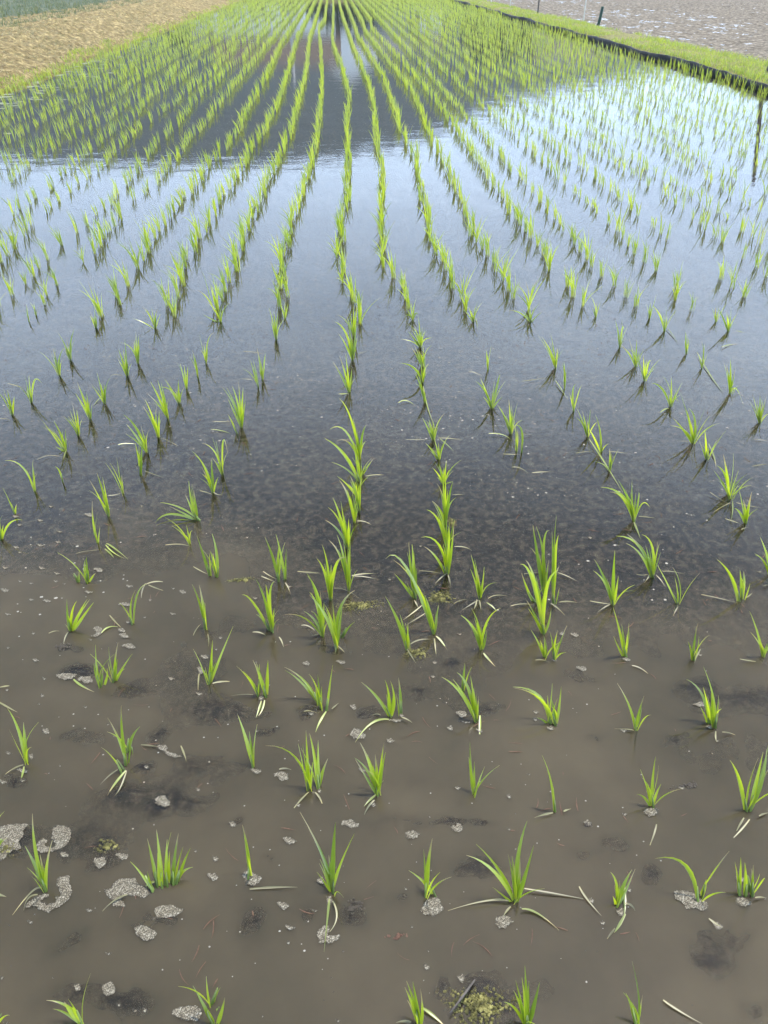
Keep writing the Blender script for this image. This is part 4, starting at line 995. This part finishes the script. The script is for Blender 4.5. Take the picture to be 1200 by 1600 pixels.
def tufts(name, m, pts, hmin, hmax, width, label, cat, n=4, lean=.5, stage=2):
    mb = MB(); rg = random.Random(len(pts)); H0 = vnoise(np.array([q[0] * 2.6 for q in pts]), np.array([q[1] * 1.7 for q in pts]), 15) if pts else []
    for (x, y, z), hn in zip(pts, H0):
        for _ in range(n):
            h = rg.uniform(hmin, hmax) * (.55 + .9 * hn); az = rg.uniform(0, 6.283); le = h * lean * rg.random(); dx, dy = le * math.cos(az), le * math.sin(az)
            b = np.array([x + rg.uniform(-.05, .05), y + rg.uniform(-.05, .05), z - .01])
            blade(mb, b, b + np.array([dx * .3, dy * .3, h * .6]), b + np.array([dx, dy, h]), width, rg.random(), facing=(rg.uniform(-1, 1), -1, .3), seg=stage, fold=.15)
    return tag(mb.build(name, m), label, cat, kind='stuff')
LB = [(-5.02, -.06), (-5.16, .03), (-5.3, .10), (-6.3, .42), (-6.75, .50), (-7.1, .47), (-9, .40)]
profile_bank('left_bank', LB, 5.0, 70, 420, M['soil'], .085, 41, 34)
rg = random.Random(3)
def along(x0, x1, y0, y1, n): return [(rg.uniform(x0, x1) + float(bank_wob(yy)), yy, 0) for yy in [y0 * (y1 / y0) ** rg.random() for _ in range(n)]]
tufts('bank_grass', M['grass'], [(x, y, max(0, (-5.1 - x) * .5)) for x, y, _ in along(-5.32, -5.02, 8, 60, 1500)], .03, .09, .010, 'low green grass fringe along the foot of the tan bank', 'grass', 4)
tufts('dry_straw', M['straw'], [(x, y, (-5.2 - x) * .31 + .07) for x, y, _ in along(-6.6, -5.3, 8, 60, 6000)], .012, .05, .008, 'dry straw litter scattered over the sunlit tan bank', 'straw', 2, 2.5)
# field above the left bank
xs2 = np.linspace(-70, -6.9, 90); ys2 = np.linspace(2, 90, 130); X2, Y2 = np.meshgrid(xs2, ys2)
tag(gridmesh('upper_field', xs2, ys2, .38 + .05 * fbm(X2, Y2, 8) + .03 * np.sin(X2 * 4.2), M['upfield']), kind='structure')
wd = []
for _ in range(9000):
    y = 13 * (80 / 13) ** rg.random(); x = -7.0 - 30 * rg.random() ** 2; wd.append((x, y, .40))
tufts('field_weeds', M['weed'], wd, .06, .15, .014, 'grey-green weeds covering the field above the tan bank', 'weeds', 4, .9)
# right-hand bank
RB = [(6.62, -.06), (6.68, .07), (6.80, .12), (7.3, .15), (7.75, .12), (8.02, .04), (8.2, -.06)]
profile_bank('right_bank', RB, 4.0, 70, 360, M['bankmud'], .03, 51)
gp = []
for x, y, _ in along(6.66, 7.95, 8, 60, 11000): gp.append((x, y, .10 if x < 7.7 else .07))
gp = [q for q in gp if fbm(np.array([q[0] * 1.3]), np.array([q[1] * .8]), 61)[0] > .36]
tufts('bank_turf', M['grass'], gp, .03, .13, .010, 'bright short grass growing on top of the black-edged bank', 'grass', 4, .9)
# black plastic edging: a wavy sheet stood on edge along the bank
mb = MB(); yy = 4.0; prev = None; vs = []; fs = []; ry = random.Random(9); k = 0
while yy < 62:
    x = XR - .05 + float(bank_wob(np.array(yy))) * .8 + ry.uniform(-.012, .012) + .012 * math.sin(yy * 5); top = .105 + .015 * math.sin(yy * 1.3) + ry.uniform(-.008, .008)
    vs += [(x - .02, yy, -.06), (x - .008, yy, top * .55), (x, yy, top), (x + .022, yy, top + .002), (x + .03, yy, top - .03)]
    if k:
        a = (k - 1) * 5
        for j in range(4): fs.append((a + j, a + j + 1, a + j + 6, a + j + 5))
    k += 1; yy += .16 if yy < 25 else .3
mb.add(vs, fs); sheet = mb.build('plastic_edging', M['sheet'])
tag(sheet, 'black plastic edging sheet along the grassy bank at the waterline', 'edging')
sheet.modifiers.new('thick', 'SOLIDIFY').thickness = .004
# flooded mud field beyond it
xs3 = np.concatenate([np.arange(7.9, 24, .07), np.linspace(24.2, 75, 120)]); ys3 = np.concatenate([np.arange(9, 46, .10), np.linspace(46.3, 75, 60)]); X3, Y3 = np.meshgrid(xs3, ys3)
Z3 = .09 * (fbm(X3 * 4.2, Y3 * 3.2, 71) - .5) + .07 * (fbm(X3 * 11, Y3 * 8, 75) - .5) + .03 * (fbm(X3 * .7, Y3 * .7, 79) - .5); wet = sstep(0, -.016, Z3 + .022 - .009 * sstep(18, 26, Y3) * sstep(18, 14, X3)); Z3 = np.where(Z3 < -.030, -.030 + (Z3 + .030) * .05, Z3)
tag(gridmesh('mud_field', xs3, ys3, Z3 + .01, M['mudfield'], {'wet': wet}), kind='structure')
# posts on the bank
def post(name, px, h, r, m, label, n=8, lean=0.0):
    b = ground(*px, .10); mb = MB(); mb.tube([b - np.array([0, 0, .25]), b, b + np.array([lean * h * .5 + r * .15, 0, h * .5]), b + np.array([lean * h, 0, h * .99]), b + np.array([lean * h, 0, h])], [r, r, r * .96, r * .93, r * .7], n)
    o = mb.build(name, m, loc=tuple(b)); return tag(o, label, 'post', 'posts along the grassy bank')
post('fence_post', (1197, 117), 1.5, .035, M['wood'], 'stout dark wooden post on the bank at the frame edge', lean=.20)
post('fence_post', (840, 22), 1.3, .028, M['wood'], 'thin dark post standing in the far part of the bank')
post('fence_post', (934, 42), 0.5, .045, M['greenpost'], 'short leaning dark green post in the bank grass', lean=.12)
post('marker_stake', (911, 36), 1.2, .018, M['palepost'], 'slim pale stake just left of the short green post')
post('marker_stake', (797, 12), 1.2, .020, M['palepost'], 'pale stake left of the thin dark post')
post('marker_stake', (767, 6), 1.2, .020, M['palepost'], 'farthest pale stake on the grassy bank')
# pale scum drifted against the left bank
sc = MB(); rg2 = random.Random(8)
for _ in range(520):
    y = 9 * (40 / 9) ** rg2.random(); x = -5.0 + abs(rg2.gauss(0, .42)); r = rg2.uniform(.012, .06); n = 9; ph = rg2.uniform(0, 6)
    vs = [(x, y, .004)] + [(x + r * rg2.uniform(.6, 1.2) * 1.6 * math.cos(2 * math.pi * k / n + ph), y + r * rg2.uniform(.5, 1.2) * math.sin(2 * math.pi * k / n + ph), .0012) for k in range(n)]
    sc.add(vs, [(0, 1 + k, 1 + (k + 1) % n) for k in range(n)])
tag(sc.build('pale_scum', M['scum']), 'pale green scum drifted against the foot of the left bank', 'scum', kind='stuff')

# ------------------------------------------------------------------ beyond the far end (seen mirrored in the water)
xs4 = np.linspace(-500, 500, 60); ys4 = np.concatenate([[-30, 0], np.linspace(2, 1500, 60)]); X4, Y4 = np.meshgrid(xs4, ys4)
tag(gridmesh('ground', xs4, ys4, X4 * 0 - .35, M['upfield']), kind='structure')
mb = MB(); mb.add([(-80, 60, -.3), (80, 60, -.3), (80, 61.2, .5), (-80, 61.2, .5), (80, 66.5, .52), (-80, 66.5, .52), (80, 68, -.3), (-80, 68, -.3)], [(0, 1, 2, 3), (3, 2, 4, 5), (5, 4, 6, 7)])
tag(mb.build('far_road_bank', M['bankmud'], smooth=False), kind='structure')
mb = MB(); mb.box(-80, 80, 62, 65.8, .50, .56); tag(mb.build('road', M['road'], smooth=False), kind='structure')
def house(loc, wdt, dep, eave, ridge, wm, rm, label, gable=False, wins=3, name='house'):
    root = empty(name, loc); tag(root, label, 'house', 'houses beyond the far end of the paddy')
    mb = MB(); mb.box(-wdt / 2, wdt / 2, 0, dep, -.6, eave)
    if gable: mb.add([(-wdt / 2, 0, eave), (wdt / 2, 0, eave), (0, 0, ridge), (-wdt / 2, dep, eave), (wdt / 2, dep, eave), (0, dep, ridge)], [(0, 1, 2), (4, 3, 5)])
    else: mb.add([(-wdt / 2, 0, eave), (-wdt / 2, dep, eave), (-wdt / 2, dep / 2, ridge), (wdt / 2, 0, eave), (wdt / 2, dep, eave), (wdt / 2, dep / 2, ridge)], [(1, 0, 2), (3, 4, 5)])
    mb.build('wall', wm, root, smooth=False)
    rf = MB(); o, t = .5, .18
    if gable:
        for s in (-1, 1):
            x = s * (wdt / 2 + o); ze = eave - (ridge - eave) * o / (wdt / 2)
            v = [(x, -o, ze), (x, dep + o, ze), (0, dep + o, ridge), (0, -o, ridge)]; rf.add(v + [(a, b, c + t) for a, b, c in v], [(0, 1, 2, 3), (7, 6, 5, 4), (0, 4, 5, 1), (1, 5, 6, 2), (3, 7, 4, 0)])
    else:
        for y_, s in ((-o, 1), (dep + o, -1)):
            ze = eave - (ridge - eave) * o / (dep / 2); v = [(-wdt / 2 - o, y_, ze), (wdt / 2 + o, y_, ze), (wdt / 2 + o, dep / 2, ridge), (-wdt / 2 - o, dep / 2, ridge)]
            rf.add(v + [(a, b, c + t) for a, b, c in v], [(0, 1, 2, 3), (7, 6, 5, 4), (0, 4, 5, 1), (1, 5, 6, 2), (3, 7, 4, 0)])
    rf.build('roof', rm, root, smooth=False)
    for st in range(2 if eave > 5 else 1):
        for k in range(wins):
            x = -wdt / 2 + wdt * (k + .5) / wins; z = 1.0 + st * 2.8; fr = MB()
            for bx in ((-.85, .85, -.06, .02, -.07, 0), (-.85, .85, -.06, .02, 1.2, 1.27), (-.85, -.78, -.06, .02, 0, 1.2), (.78, .85, -.06, .02, 0, 1.2), (-.03, .03, -.05, .02, 0, 1.2)): fr.box(*bx)
            f = fr.build('window', M['grey'], root, smooth=False); f.location = (x, 0, z); pn = MB(); pn.box(-.78, .78, -.015, .01, 0, 1.2); pn.build('pane', M['glass'], f, smooth=False)
    dr = MB(); dr.box(-.5, .5, -.05, .01, -.5, 2.0); d = dr.build('door', M['wood'], root, smooth=False); d.location = (wdt * .5 * (.66 if wins > 2 else 0) - wdt / 6, 0, 0)
    return root
def mirror(px, py, dist):
    """Where a thing seen mirrored at this pixel stands, at this distance: (x, y, height)."""
    d = ray(px, py); h = math.hypot(d[0], d[1]); return d[0] / h * dist, d[1] / h * dist, -CH + dist * (-d[2]) / h
def hs(px0, px1, pe, pr, dist, *a, base=None, **k):
    x0, y0, e = mirror(px0, pe, dist); x1, _, _ = mirror(px1, pe, dist); r = mirror((px0 + px1) / 2, pr, dist + 3)[2]
    return house(((x0 + x1) / 2, y0, 0), abs(x1 - x0), 7.0, e, r, *a, **k)
hs(335, 525, 64, 100, 88, M['white'], M['roof'], 'long white house with a brown roof mirrored near the top of the water', wins=4)
hs(505, 590, 100, 128, 112, M['white'], M['greyroof'], 'tall white house with a grey gable behind the brown-roofed one', gable=True, wins=2)
hs(560, 640, 62, 78, 96, M['grey'], M['greyroof'], 'small grey house right of the brown-roofed one', wins=2)
hs(655, 690, 58, 72, 98, M['white'], M['roof'], 'narrow white house right of the small grey one', wins=2)
hs(850, 950, 84, 100, 100, M['beige'], M['greyroof'], 'beige house mirrored beside the black-edged bank', wins=3)
hs(930, 1110, 45, 56, 84, M['white'], M['greyroof'], 'broad white house mirrored in the flooded mud field', wins=4)
hs(300, 345, 50, 64, 92, M['white'], M['greyroof'], 'little white shed left of the brown-roofed house', wins=1)
def leafy(name, c, ax, n, m, label, cat, size=.16, trunk=0, group=None):
    root = empty(name, (c[0], c[1], 0)); mb = MB(); rg = random.Random(int(c[0] * 10) + n)
    for _ in range(n):
        while True:
            u = np.array([rg.uniform(-1, 1) for _ in range(3)])
            if u @ u < 1 and (u @ u > .3 or rg.random() < .3): break
        p = np.array([0, 0, c[2]]) + u * ax * (1 + .25 * math.sin(u[0] * 7) * math.cos(u[2] * 6)); s = size * rg.uniform(.6, 1.5)
        a = np.array([rg.gauss(0, 1) for _ in range(3)]); a /= np.linalg.norm(a); b = np.cross(a, [rg.gauss(0, 1) for _ in range(3)]); b /= np.linalg.norm(b)
        mb.add([p - a * s, p + b * s * .6, p + a * s, p - b * s * .6], [(0, 1, 2, 3)], rg.random())
    mb.build('foliage', m, root, smooth=False)
    if trunk: t = MB(); t.tube([(0, 0, -.4), (0.1, 0, c[2] * .5), (0, 0.1, c[2])], [trunk, trunk * .8, trunk * .4], 8); t.build('trunk', M['wood'], root)
    tag(root, label, cat, group); return root
h0 = mirror(540, 20, 72)
leafy('hedge', (h0[0], h0[1], 1.2), np.array([3.4, .9, 1.5]), 2600, M['hedge'], 'dark clipped hedge before the houses at the far end', 'hedge')
for (px, py, d, lab) in ((760, 100, 120, 'round dark tree right of the houses, mirrored under the hill edge'), (800, 80, 110, 'smaller dark tree beside the beige house'), (285, 75, 115, 'dark tree left of the brown-roofed house'), (1010, 75, 130, 'broad tree behind the broad white house')):
    q = mirror(px, py, d); leafy('garden_tree', (q[0], q[1], q[2] * .58), np.array([q[2] * .42, q[2] * .42, q[2] * .46]), 2600, M['hedge'], lab, 'tree', .3, .22, 'trees around the far houses')
def pole(px, py, d, lab):
    x, y, h = mirror(px, py, d); root = empty('utility_pole', (x, y, 0)); tag(root, lab, 'pole', 'utility poles along the far road')
    a = MB(); a.tube([(0, 0, -.4), (0, 0, h * .5), (0, 0, h)], [.18, .15, .11], 10); a.build('shaft', M['concrete'], root)
    b = MB(); b.box(-.9, .9, -.05, .05, h - .6, h - .5); b.build('crossarm', M['grey'], root, smooth=False)
pole(667, 118, 75, 'pale utility pole mirrored as a thin streak right of the houses'); pole(983, 52, 62, 'pale utility pole mirrored in the flooded mud field')
pole(460, 128, 78, 'pale utility pole before the brown-roofed house')
# wooded hill: its skyline traced from where its mirror image ends in the water
SKY = [(-900, 235), (-400, 250), (0, 252), (100, 258), (200, 262), (300, 262), (400, 262), (460, 257), (520, 249), (600, 238), (660, 221), (710, 196), (750, 176), (800, 160), (850, 148), (900, 138), (1000, 120), (1200, 95), (1600, 80), (2400, 70)]
az = []; el = []
for px, py in SKY:
    d = ray(px, py); az.append(math.atan2(d[0], d[1])); el.append(math.atan2(-d[2], math.hypot(d[0], d[1])))
AZ = np.linspace(az[0], az[-1], 420); EL = np.interp(AZ, az, el); DD = np.linspace(0, 1, 60)
A, T = np.meshgrid(AZ, DD); dist = 240 + 520 * T; eg = np.tile(np.tan(EL), (60, 1))
H = dist * eg * np.minimum(1, (T / .92)) ** 1.15 * (1 + .05 * (fbm(A * 30, T * 9, 5) - .5)) + 7 * (fbm(A * 150, T * 40, 9) - .5) * sstep(0, .2, T) - CH
H = np.where(T > .93, H * (1 - (T - .93) * 4), H)
Xh = dist * np.sin(A); Yh = dist * np.cos(A); n2 = len(AZ); fs = []
for r in range(59):
    for c in range(n2 - 1): a = r * n2 + c; fs.append((a, a + 1, a + n2 + 1, a + n2))
me = bpy.data.meshes.new('wooded_hill'); me.from_pydata(np.stack([Xh.ravel(), Yh.ravel(), H.ravel()], 1).tolist(), [], fs); me.materials.append(M['forest'])
me.polygons.foreach_set('use_smooth', [True] * len(fs)); me.update(); ho = bpy.data.objects.new('wooded_hill', me); COL.objects.link(ho); tag(ho, kind='structure')

# the air itself: a closed box of thin haze round everything
mh, th_, oh = mat('haze'); pv = N(th_, 'VolumePrincipled'); pv.inputs['Color'].default_value = (0.60, 0.80, 1.0, 1); pv.inputs['Density'].default_value = HAZE; pv.inputs['Anisotropy'].default_value = 0.2
th_.links.new(pv.outputs[0], oh.inputs['Volume'])
mb = MB(); mb.box(-1100, 1100, -300, 1700, -1.5, 260); tag(mb.build('haze', mh, smooth=False), 'thin bluish haze over the valley', 'haze', kind='stuff')
